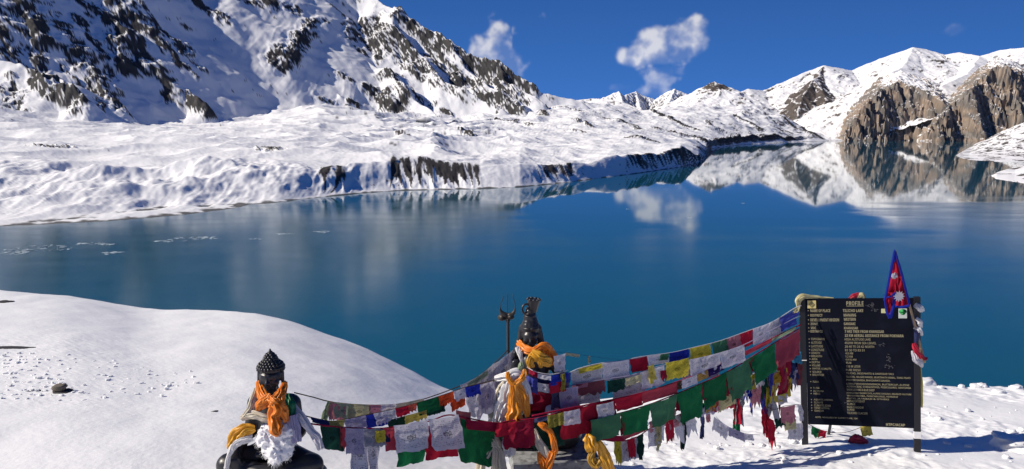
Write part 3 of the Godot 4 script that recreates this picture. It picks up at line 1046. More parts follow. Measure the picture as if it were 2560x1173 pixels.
# a gathered scarf along [px, py, depth, half width in px, ...]: a soft pleated tube
func drape(p: Array, sd: int, pleats := 7, flat := 0.5, ragged := 0.0) -> ArrayMesh:
	var c := Curve3D.new()
	var w := []
	var pts := []
	for i in range(0, p.size(), 4):
		pts.append(at(p[i], p[i + 1], p[i + 2]))
		w.append(p[i + 3] / F * p[i + 2])
	for i in pts.size():
		var t: Vector3 = (pts[mini(i + 1, pts.size() - 1)] - pts[maxi(i - 1, 0)]) / 6.0
		c.add_point(pts[i], -t, t)
	var n := noise(sd, 1.0, 2)
	var rows := maxi(14, (pts.size() - 1) * 9)
	var cols := pleats * 6
	var st := SurfaceTool.new()
	st.begin(Mesh.PRIMITIVE_TRIANGLES)
	st.set_smooth_group(0)
	var grid := []
	var g := RandomNumberGenerator.new()
	g.seed = sd
	for j in rows + 1:
		var f := float(j) / rows * (pts.size() - 1)
		var k := mini(int(f), pts.size() - 2)
		var q := c.sample(k, f - k)
		var dir := (c.sample(k, minf(f - k + 0.05, 1.0)) - c.sample(k, maxf(f - k - 0.05, 0.0))).normalized()
		var side := dir.cross(Vector3(0, 0.25, 1)).normalized()
		var front := side.cross(dir).normalized()
		if front.z < 0.0:
			front = -front
		var r: float = lerpf(w[k], w[k + 1], f - k) * (1.0 + 0.10 * n.get_noise_2d(f * 0.8, 5.0))
		var turn := 0.8 * n.get_noise_2d(f * 0.55, 50.0)
		for i in cols + 1:
			var s := 2.0 * i / cols - 1.0
			var a := s * 1.9 + turn * 0.5                # a sheet bent round to the back at both edges
			var ph := s * pleats * 0.24 + 0.7 * n.get_noise_2d(f * 0.25, 20.0) + 0.55 * n.get_noise_2d(s * 1.3 + 40.0, f * 0.22)
			var saw := absf(ph - roundf(ph)) * 2.0          # sharp creases between rounded pleats
			var crumple := n.get_noise_2d(s * 0.8 + 11.0, f * 0.35)
			var rr := r * (0.50 + 0.62 * saw + 0.10 * crumple)
			var e := q + side * sin(a) * rr * 1.05 + front * (cos(a) * rr * flat + 0.10 * r * crumple)
			if j == rows and ragged > 0.0:
				e += dir * r * ragged * g.randf_range(-0.5, 1.0)
			grid.append(e)
	for j in rows:
		for i in cols:
			for v in [j * (cols + 1) + i, j * (cols + 1) + i + 1, (j + 1) * (cols + 1) + i, j * (cols + 1) + i + 1, (j + 1) * (cols + 1) + i + 1, (j + 1) * (cols + 1) + i]:
				st.add_vertex(grid[v])
	st.index()
	st.generate_normals()
	return st.commit()

func scarf(called: String, label: String, category: String, tint: String, pieces: Array, group := "") -> void:   # pieces: [part name, ragged, path]
	var first: Array = pieces[0][2]
	var base := at(first[0], first[1], first[2])
	var o := thing(called, label, category, base, group)
	for q in pieces:
		flag_seed += 1
		var m := part(q[0], drape(q[2], flag_seed, 8 if q.size() < 4 else q[3] + 3, 0.8, q[1]), silk(tint), o)
		m.position = -base

# ---------------------------------------------------------------- soft bodies: capsules joined smoothly, meshed as surface nets
func body_mesh(caps: Array, cell: float, soft: float, wrinkle := 0.0) -> ArrayMesh:
	var lo := Vector3(1e9, 1e9, 1e9)
	var hi := -lo
	var A := PackedFloat32Array()
	for c in caps:
		for e in [0, 4]:
			var r: Vector3 = Vector3.ONE * (c[e + 3] + cell * 2.0)
			var q := Vector3(c[e], c[e + 1], c[e + 2])
			lo = lo.min(q - r)
			hi = hi.max(q + r)
		A.append_array(c)
	var nx := int((hi.x - lo.x) / cell) + 2
	var ny := int((hi.y - lo.y) / cell) + 2
	var nz := int((hi.z - lo.z) / cell) + 2
	var slabs := []
	slabs.resize(nz)
	var N := caps.size()
	var nn := noise(77, 1.0 / 0.05, 3)
	var g := WorkerThreadPool.add_group_task(func(z: int):
		var D := PackedFloat32Array()
		D.resize(nx * ny)
		for y in ny:
			for x in nx:
				var px := lo.x + x * cell
				var py := lo.y + y * cell
				var pz := lo.z + z * cell
				var s := 0.0
				var k := 0
				var near := 1e9
				for i in N:
					var bx := A[k + 4] - A[k]
					var by := A[k + 5] - A[k + 1]
					var bz := A[k + 6] - A[k + 2]
					var qx := px - A[k]
					var qy := py - A[k + 1]
					var qz := pz - A[k + 2]
					var l := bx * bx + by * by + bz * bz
					var t := 0.0
					if l > 1e-9:
						t = clampf((qx * bx + qy * by + qz * bz) / l, 0.0, 1.0)
					qx -= bx * t
					qy -= by * t
					qz -= bz * t
					var d := sqrt(qx * qx + qy * qy + qz * qz) - (A[k + 3] + (A[k + 7] - A[k + 3]) * t)
					near = minf(near, d)
					if d < soft * 6.0:
						s += exp(-d / soft)
					k += 8
				var v := near if s <= 0.0 else -soft * log(s)
				if wrinkle > 0.0:
					v += wrinkle * nn.get_noise_3d(px, py, pz)
				D[y * nx + x] = v
		slabs[z] = D, nz)
	WorkerThreadPool.wait_for_group_task_completion(g)
	var st := SurfaceTool.new()
	st.begin(Mesh.PRIMITIVE_TRIANGLES)
	st.set_smooth_group(0)
	var id := {}
	var count := 0
	for z in nz - 1:
		var S: PackedFloat32Array = slabs[z]
		var T: PackedFloat32Array = slabs[z + 1]
		for y in ny - 1:
			for x in nx - 1:
				var i := y * nx + x
				var d := [S[i], S[i + 1], S[i + nx], S[i + nx + 1], T[i], T[i + 1], T[i + nx], T[i + nx + 1]]
				var neg := 0
				for v in d:
					if v < 0.0:
						neg += 1
				if neg == 0 or neg == 8:
					continue
				var sum := Vector3.ZERO
				var hits := 0
				for e in [[0, 1], [2, 3], [4, 5], [6, 7], [0, 2], [1, 3], [4, 6], [5, 7], [0, 4], [1, 5], [2, 6], [3, 7]]:
					var a: float = d[e[0]]
					var b: float = d[e[1]]
					if (a < 0.0) != (b < 0.0):
						var t := a / (a - b)
						var pa := Vector3(e[0] & 1, (e[0] >> 1) & 1, e[0] >> 2)
						var pb := Vector3(e[1] & 1, (e[1] >> 1) & 1, e[1] >> 2)
						sum += pa.lerp(pb, t)
						hits += 1
				id[(z * ny + y) * nx + x] = count
				count += 1
				st.add_vertex(lo + (Vector3(x, y, z) + sum / hits) * cell)
	var sx := 1
	var sy := nx
	var sz := nx * ny
	for z in range(1, nz - 1):
		var S: PackedFloat32Array = slabs[z]
		var T: PackedFloat32Array = slabs[z + 1]
		for y in range(1, ny - 1):
			for x in range(1, nx - 1):
				var i := y * nx + x
				var here := S[i] < 0.0
				var k := (z * ny + y) * nx + x
				for e in 3:
					var other: float = [S[i + 1], S[i + nx], T[i]][e]
					if here == (other < 0.0):
						continue
					var u: int = [sy, sz, sx][e]
					var w: int = [sz, sx, sy][e]
					var q := [id[k - u - w], id[k - w], id[k], id[k - u]]
					if here:
						q.reverse()
					for v in [q[0], q[1], q[2], q[0], q[2], q[3]]:
						st.add_index(v)
	st.generate_normals()
	return st.commit()

func ball(c: Vector3, r: float) -> Array:
	return [c.x, c.y, c.z, r, c.x, c.y, c.z, r]

func cap(a: Vector3, ra: float, b: Vector3, rb: float) -> Array:
	return [a.x, a.y, a.z, ra, b.x, b.y, b.z, rb]

func add_ball(st: SurfaceTool, c: Vector3, r: Vector3, seg := 8) -> void:
	var m := SphereMesh.new()
	m.radius = 1.0
	m.height = 2.0
	m.radial_segments = seg
	m.rings = int(seg * 0.5)
	st.append_from(m, 0, Transform3D(Basis.from_scale(r), c))

func box_mesh(size: Vector3, bevel: float) -> ArrayMesh:      # a box with chamfered edges
	var st := SurfaceTool.new()
	st.begin(Mesh.PRIMITIVE_TRIANGLES)
	st.set_smooth_group(-1)
	var h := size * 0.5
	var b := bevel
	var P := func(s: Vector3, ax: int) -> Vector3:
		var v := Vector3(s.x * (h.x - b), s.y * (h.y - b), s.z * (h.z - b))
		v[ax] = s[ax] * h[ax]
		return v
	var tri := func(a: Vector3, bb: Vector3, c: Vector3):
		if (bb - a).cross(c - a).dot(a + bb + c) > 0.0:
			var t := bb
			bb = c
			c = t
		for v in [a, bb, c]:
			st.add_vertex(v)
	for ax in 3:
		var u := (ax + 1) % 3
		var w := (ax + 2) % 3
		for s in [-1.0, 1.0]:
			var q := []
			for k in [[-1, -1], [1, -1], [1, 1], [-1, 1]]:
				var v := Vector3.ZERO
				v[ax] = s
				v[u] = k[0]
				v[w] = k[1]
				q.append(P.call(v, ax))
			tri.call(q[0], q[1], q[2])
			tri.call(q[0], q[2], q[3])
		for s in [-1.0, 1.0]:
			for t in [-1.0, 1.0]:
				var e := []
				for k in [-1.0, 1.0]:
					var v := Vector3.ZERO
					v[ax] = k
					v[u] = s
					v[w] = t
					e.append(P.call(v, u))
					e.append(P.call(v, w))
				tri.call(e[0], e[1], e[3])
				tri.call(e[0], e[3], e[2])
	for sx in [-1.0, 1.0]:
		for sy in [-1.0, 1.0]:
			for sz in [-1.0, 1.0]:
				var v := Vector3(sx, sy, sz)
				tri.call(P.call(v, 0), P.call(v, 1), P.call(v, 2))
	st.generate_normals()
	return st.commit()

# ---------------------------------------------------------------- the shrine: statues, flags, sign
func shrine() -> void:
	make_print()
	var dark := mat(Color(0.020, 0.020, 0.024), 0.36, 0.5)
	seated_statue(dark)
	standing_trident(dark)
	crowned_statue(dark)
	scarves()
	flag_lines()
	sign_board()
	little_things()

func seated_statue(dark: StandardMaterial3D) -> void:
	var o := thing("seated_statue", "black seated statue with beaded hair and pointed crown, wearing an orange scarf", "statue", at(688, 1195, 7.0))
	var V := func(x: float, y: float, z: float) -> Vector3: return Vector3(x, y, z)
	var caps := []
	# trunk, neck, shoulders
	caps.append(cap(Vector3(0, 0.26, -0.06), 0.175, Vector3(0, 0.52, -0.07), 0.14))
	caps.append(cap(Vector3(0, 0.52, -0.07), 0.145, Vector3(0, 0.70, -0.07), 0.14))
	caps.append(cap(Vector3(-0.145, 0.745, -0.07), 0.08, Vector3(0.145, 0.745, -0.07), 0.08))
	caps.append(cap(Vector3(0, 0.78, -0.05), 0.075, Vector3(0, 0.92, -0.01), 0.065))
	for s in [-1.0, 1.0]:
		caps.append(cap(Vector3(s * 0.185, 0.735, -0.07), 0.072, Vector3(s * 0.238, 0.46, -0.05), 0.058))
		caps.append(cap(Vector3(s * 0.10, 0.24, -0.02), 0.125, Vector3(s * 0.40, 0.20, 0.13), 0.10))
		caps.append(cap(Vector3(s * 0.40, 0.19, 0.14), 0.095, Vector3(s * -0.05, 0.18, 0.30), 0.075))
		caps.append(cap(Vector3(s * -0.05, 0.18, 0.30), 0.06, Vector3(s * -0.22, 0.21, 0.27), 0.045))
	# the arm that reaches down over the knee, with its fingers
	caps.append(cap(Vector3(-0.238, 0.46, -0.05), 0.055, Vector3(-0.30, 0.35, 0.19), 0.044))
	caps.append(cap(Vector3(-0.31, 0.345, 0.19), 0.042, Vector3(-0.30, 0.30, 0.27), 0.046))
	for k in 4:
		var x := -0.340 + 0.027 * k
		caps.append(cap(Vector3(x, 0.305, 0.27), 0.016, Vector3(x, 0.22, 0.30 - 0.004 * k), 0.013))
	caps.append(cap(Vector3(-0.265, 0.32, 0.24), 0.017, Vector3(-0.238, 0.265, 0.275), 0.013))
	# the other hand in the lap
	caps.append(cap(Vector3(0.238, 0.46, -0.05), 0.055, Vector3(0.16, 0.36, 0.17), 0.043))
	caps.append(cap(Vector3(0.16, 0.36, 0.17), 0.042, Vector3(0.03, 0.345, 0.22), 0.04))
	for k in 4:
		caps.append(cap(Vector3(0.04, 0.35, 0.20 + 0.022 * k), 0.014, Vector3(-0.07, 0.352, 0.205 + 0.022 * k), 0.011))
	var body := part("body", body_mesh(caps, 0.017, 0.018), dark, o)
	# head: skull, cheeks, jaw, nose, brows, lids, lips, ears
	var hd := [ball(Vector3(0, 1.045, -0.02), 0.105), cap(Vector3(0, 1.02, 0.015), 0.095, Vector3(0, 0.955, 0.03), 0.068), ball(Vector3(0, 0.935, 0.052), 0.036), cap(Vector3(0, 0.90, 0.0), 0.062, Vector3(0, 0.84, -0.02), 0.066),
		cap(Vector3(0, 1.045, 0.098), 0.010, Vector3(0, 0.992, 0.122), 0.016), ball(Vector3(-0.016, 0.990, 0.108), 0.011), ball(Vector3(0.016, 0.990, 0.108), 0.011),
		cap(Vector3(-0.020, 0.962, 0.098), 0.010, Vector3(0.020, 0.962, 0.098), 0.010), cap(Vector3(-0.015, 0.950, 0.096), 0.011, Vector3(0.015, 0.950, 0.096), 0.011)]
	for s in [-1.0, 1.0]:
		hd.append(cap(Vector3(s * 0.018, 1.058, 0.094), 0.010, Vector3(s * 0.066, 1.062, 0.070), 0.008))
		hd.append(cap(Vector3(s * 0.026, 1.030, 0.088), 0.014, Vector3(s * 0.056, 1.030, 0.074), 0.012))
		hd.append(ball(Vector3(s * 0.055, 0.985, 0.055), 0.042))
		hd.append(cap(Vector3(s * 0.108, 1.065, -0.01), 0.020, Vector3(s * 0.116, 0.965, 0.0), 0.015))
	part("head", body_mesh(hd, 0.0075, 0.006), dark, o)
	# hair: cap, raised crown and its beads
	var st := SurfaceTool.new()
	st.begin(Mesh.PRIMITIVE_TRIANGLES)
	var prof := [[1.095, 0.116], [1.118, 0.117], [1.142, 0.104], [1.160, 0.082], [1.178, 0.063], [1.197, 0.055], [1.216, 0.046], [1.235, 0.033]]
	for i in prof.size():
		var y: float = prof[i][0]
		var r: float = prof[i][1]
		var k := int(TAU * r / 0.030)
		for j in k:
			var a := TAU * (j + 0.5 * (i % 2)) / k
			var front := cos(a)
			if i == 0 and front > 0.3:
				continue
			add_ball(st, Vector3(sin(a) * r, y, -0.02 + front * r), Vector3(0.019, 0.020, 0.019), 6)
		add_ball(st, Vector3(0, y, -0.02), Vector3(r, 0.03, r), 16)
	add_ball(st, Vector3(0, 1.254, -0.02), Vector3(0.026, 0.024, 0.026), 10)
	add_ball(st, Vector3(0, 1.276, -0.02), Vector3(0.011, 0.02, 0.011), 8)
	part("hair", st.commit(), dark, o)
	# seat: a rounded lotus base
	var seat := SurfaceTool.new()
	seat.begin(Mesh.PRIMITIVE_TRIANGLES)
	add_ball(seat, Vector3(0, 0.06, 0.06), Vector3(0.52, 0.10, 0.40), 32)
	add_ball(seat, Vector3(0, -0.10, 0.06), Vector3(0.53, 0.10, 0.40), 32)
	part("seat", seat.commit(), dark, o)
	for k in 26:
		var a := TAU * k / 26.0
		var pt := SurfaceTool.new()
		pt.begin(Mesh.PRIMITIVE_TRIANGLES)
		add_ball(pt, Vector3.ZERO, Vector3(0.065, 0.075, 0.03), 10)
		var q := part("lotus_petal", pt.commit(), dark, o)
		q.position = Vector3(sin(a) * 0.51, -0.02, 0.06 + cos(a) * 0.39)
		q.rotation = Vector3(-0.35, a, 0)
		q.rotation_order = EULER_ORDER_YXZ
	# wool on the lap
	var wl := []
	var g := RandomNumberGenerator.new()
	g.seed = 11
	for k in 26:
		var t := g.randf()
		wl.append(ball(at(lerpf(660, 725, g.randf()) + g.randf_range(-8, 8), lerpf(1065, 1130, t), 6.72 - 0.02 * t) , g.randf_range(0.045, 0.085)))
	for k in 10:
		wl.append(ball(at(g.randf_range(675, 700), g.randf_range(1120, 1155), 6.62), g.randf_range(0.02, 0.04)))
	var wool := mat(Color(0.80, 0.80, 0.83), 0.95, 0.1)
	var c0 := at(690, 1100, 6.7)
	for w in wl:
		for e in [0, 4]:
			w[e] -= c0.x
			w[e + 1] -= c0.y
			w[e + 2] -= c0.z
	var wo := thing("wool_bundle", "fluffy white wool bundle on the lap of the black seated statue", "wool", c0)
	part("tuft", body_mesh(wl, 0.014, 0.012, 0.035), wool, wo)
	var hs := SurfaceTool.new()
	hs.begin(Mesh.PRIMITIVE_TRIANGLES)
	for k in 900:
		var w: Array = wl[g.randi() % wl.size()]
		var d := Vector3(g.randfn(), g.randfn() * 0.7 - 0.3, g.randf_range(-0.2, 1.0)).normalized()
		var b: Vector3 = Vector3(w[0], w[1], w[2]) + d * w[3] * 0.9
		add_tube(hs, PackedVector3Array([b, b + d * 0.02 + Vector3(0, -0.004, 0), b + d * 0.035 + Vector3(g.randfn() * 0.006, -0.014, 0)]), PackedFloat32Array([0.0022, 0.0016, 0.0006]), 3)
	hs.generate_normals()
	part("fibres", hs.commit(), wool, wo).set_meta("kind", "stuff")

func standing_trident(dark: StandardMaterial3D) -> void:
	var D := 9.15
	var base := at(1271, 1090, D)
	var o := thing("trident", "thin dark metal trident standing upright beside the shrine statue", "trident", base)
	var L := func(p: Array) -> PackedVector3Array:
		var r := PackedVector3Array()
		for q in along(p, 5.0):
			r.append(q - base)
		return r
	var metal := mat(Color(0.035, 0.028, 0.025), 0.5, 0.5)
	part("shaft", tube(L.call([1271, 1090, D, 1271, 960, D, 1270, 798, D]), PackedFloat32Array([0.019])), metal, o)
	part("prong", tube(L.call([1270, 805, D, 1269, 790, D, 1269, 765, D, 1269, 745, D, 1269, 735, D]), PackedFloat32Array([0.022, 0.03, 0.026, 0.026, 0.022, 0.02, 0.016, 0.012, 0.006, 0.004]), 8, 0.5), metal, o)
	part("prong", tube(L.call([1268, 790, D, 1259, 786, D, 1251, 776, D, 1252, 762, D, 1257, 748, D, 1258, 740, D]), PackedFloat32Array([0.03, 0.034, 0.036, 0.032, 0.028, 0.024, 0.02, 0.016, 0.012, 0.006, 0.004]), 8, 0.5), metal, o)
	part("prong", tube(L.call([1270, 790, D, 1279, 787, D, 1286, 778, D, 1288, 762, D, 1284, 747, D, 1282, 736, D]), PackedFloat32Array([0.03, 0.034, 0.036, 0.032, 0.028, 0.024, 0.02, 0.016, 0.012, 0.006, 0.004]), 8, 0.5), metal, o)
	var st := SurfaceTool.new()
	st.begin(Mesh.PRIMITIVE_TRIANGLES)
	add_ball(st, at(1255, 794, D) - base, Vector3(0.055, 0.045, 0.02), 14)
	add_ball(st, at(1276, 793, D) - base, Vector3(0.05, 0.035, 0.02), 14)
	part("blade_plate", st.commit(), metal, o)

func crowned_statue(dark: StandardMaterial3D) -> void:
	var base := at(1335, 1105, 9.0)
	# stone plinth under the figure
	var stone := mat(Color(0.30, 0.31, 0.32), 0.9, 0.3)
	var nt := NoiseTexture2D.new()
	nt.noise = noise(301, 0.02, 5)
	nt.seamless = true
	nt.width = 256
	nt.height = 256
	var gr := Gradient.new()
	gr.set_color(0, Color(0.62, 0.62, 0.62))
	gr.set_color(1, Color(1.25, 1.25, 1.25))
	nt.color_ramp = gr
	stone.albedo_texture = nt
	stone.uv1_triplanar = true
	stone.uv1_scale = Vector3(1.6, 1.6, 1.6)
	var pl := thing("stone_plinth", "grey stone block plinth under the draped statue", "plinth", base)
	var slab := part("slab", box_mesh(Vector3(1.06, 0.15, 0.95), 0.018), stone, pl)
	slab.position = at(1378, 1118, 8.95) - base + Vector3(0, -0.06, -0.02)
	slab.rotation.y = 0.09
	var blk := part("block", box_mesh(Vector3(0.98, 0.9, 0.86), 0.015), stone, pl)
	blk.position = slab.position + Vector3(0, -0.525, -0.02)
	blk.rotation.y = 0.09
	var o := thing("shrine_statue", "dark crowned statue with tall topknot, draped in scarves on the stone plinth", "statue", base)
	var caps := [cap(Vector3(0, 0.50, -0.08), 0.22, Vector3(0, 0.78, -0.08), 0.18), cap(Vector3(0, 0.78, -0.08), 0.18, Vector3(0, 0.96, -0.08), 0.17), cap(Vector3(-0.21, 1.02, -0.08), 0.085, Vector3(0.21, 1.02, -0.08), 0.085), cap(Vector3(-0.03, 1.05, -0.06), 0.075, Vector3(-0.04, 1.2, -0.02), 0.07)]
	for s in [-1.0, 1.0]:
		caps.append(cap(Vector3(s * 0.10, 0.48, -0.02), 0.14, Vector3(s * 0.46, 0.46, 0.14), 0.11))
		caps.append(cap(Vector3(s * 0.46, 0.45, 0.15), 0.10, Vector3(s * -0.06, 0.42, 0.32), 0.08))
	caps.append(cap(Vector3(0.26, 1.0, -0.08), 0.08, Vector3(0.36, 0.74, -0.02), 0.066))
	caps.append(cap(Vector3(0.36, 0.74, -0.02), 0.062, Vector3(0.40, 0.60, 0.18), 0.048))
	caps.append(cap(Vector3(0.40, 0.60, 0.18), 0.044, Vector3(0.42, 0.57, 0.26), 0.045))
	# arm raised in blessing, palm to the front
	caps.append(cap(Vector3(-0.26, 1.0, -0.08), 0.08, Vector3(-0.30, 0.78, 0.02), 0.064))
	caps.append(cap(Vector3(-0.30, 0.78, 0.02), 0.058, Vector3(-0.235, 0.93, 0.16), 0.045))
	caps.append(cap(Vector3(-0.235, 0.93, 0.16), 0.045, Vector3(-0.225, 0.99, 0.19), 0.048))
	for k in 4:
		var x := -0.268 + 0.026 * k
		caps.append(cap(Vector3(x, 1.01, 0.19), 0.015, Vector3(x + 0.004, 1.10 - 0.008 * absf(k - 1.5), 0.195), 0.012))
	caps.append(cap(Vector3(-0.18, 0.97, 0.18), 0.016, Vector3(-0.155, 1.03, 0.195), 0.012))
	# a pedestal shaped like folded animal skin under the legs
	caps.append(cap(Vector3(-0.36, 0.16, 0.0), 0.24, Vector3(0.36, 0.16, 0.0), 0.24))
	part("body", body_mesh(caps, 0.02, 0.02), dark, o)
	var c := Vector3(-0.05, 1.33, 0.0)
	var hd := [ball(c + Vector3(0, 0.05, -0.03), 0.105), cap(c + Vector3(0, 0.03, 0.01), 0.095, c + Vector3(0, -0.055, 0.03), 0.062), ball(c + Vector3(0, -0.085, 0.05), 0.036), cap(c + Vector3(0, -0.1, 0.0), 0.06, c + Vector3(0, -0.2, -0.03), 0.066), cap(c + Vector3(0, 0.035, 0.095), 0.010, c + Vector3(0, -0.018, 0.118), 0.016), cap(c + Vector3(-0.02, -0.05, 0.092), 0.010, c + Vector3(0.02, -0.05, 0.092), 0.010), cap(c + Vector3(-0.015, -0.064, 0.09), 0.010, c + Vector3(0.015, -0.064, 0.09), 0.010)]
	for s in [-1.0, 1.0]:
		hd.append(cap(c + Vector3(s * 0.018, 0.048, 0.09), 0.010, c + Vector3(s * 0.066, 0.052, 0.066), 0.008))
		hd.append(cap(c + Vector3(s * 0.026, 0.02, 0.084), 0.014, c + Vector3(s * 0.056, 0.02, 0.07), 0.012))
		hd.append(ball(c + Vector3(s * 0.05, -0.02, 0.052), 0.042))
		hd.append(cap(c + Vector3(s * 0.106, 0.05, -0.01), 0.02, c + Vector3(s * 0.112, -0.05, 0.0), 0.015))
	part("head", body_mesh(hd, 0.009, 0.006), dark, o)
	# hair: bound dome, coils falling to the shoulders, flared topknot
	var hr := [ball(c + Vector3(0, 0.12, -0.03), 0.112), cap(c + Vector3(0, 0.16, -0.03), 0.10, c + Vector3(-0.005, 0.26, -0.03), 0.075), cap(c + Vector3(-0.005, 0.26, -0.03), 0.074, c + Vector3(0.0, 0.33, -0.03), 0.062)]
	for s in [-1.0, 1.0]:
		hr.append(cap(c + Vector3(s * 0.10, 0.12, -0.03), 0.04, c + Vector3(s * 0.13, -0.06, -0.03), 0.04))
		hr.append(cap(c + Vector3(s * 0.13, -0.06, -0.03), 0.042, c + Vector3(s * 0.19, -0.22, -0.02), 0.038))
	part("hair", body_mesh(hr, 0.011, 0.010, 0.008), dark, o)
	var L := PackedVector3Array()
	for k in 20:
		var a := TAU * k / 19.0
		L.append(c + Vector3(sin(a) * 0.105, 0.125 + 0.01 * cos(a), -0.03 + cos(a) * 0.118))
	part("hair_band", tube(L, PackedFloat32Array([0.013]), 6), dark, o)
	var knot := CylinderMesh.new()
	knot.top_radius = 0.082
	knot.bottom_radius = 0.05
	knot.height = 0.15
	knot.radial_segments = 20
	var kn := part("topknot", knot, dark, o)
	kn.position = c + Vector3(0.035, 0.40, -0.03)
	kn.rotation.z = -0.08
	for k in 9:
		var st := SurfaceTool.new()
		st.begin(Mesh.PRIMITIVE_TRIANGLES)
		var a := TAU * k / 9.0
		add_ball(st, Vector3(sin(a) * 0.072, 0.078, cos(a) * 0.072), Vector3(0.022, 0.016, 0.022), 8)
		part("bead", st.commit(), dark, kn)
	var sn := PackedVector3Array()
	for k in 26:
		var a := TAU * k / 20.0
		sn.append(c + Vector3(-0.055 + 0.045 * sin(a), 0.335 + 0.05 * cos(a) + 0.002 * k, 0.03 + 0.03 * cos(a * 0.5)))
	part("coiled_snake", tube(sn, PackedFloat32Array([0.014]), 6), dark, o)
	# snow lying along the thigh
	var sw := [cap(Vector3(0.0, 0.53, 0.20), 0.07, Vector3(0.22, 0.50, 0.25), 0.085), cap(Vector3(0.22, 0.50, 0.25), 0.085, Vector3(0.38, 0.44, 0.24), 0.06)]
	single("snow_patch", body_mesh(sw, 0.016, 0.02, 0.008), snow_m, "smooth white snow pillow lying along the thigh of the draped statue", "snow", base)

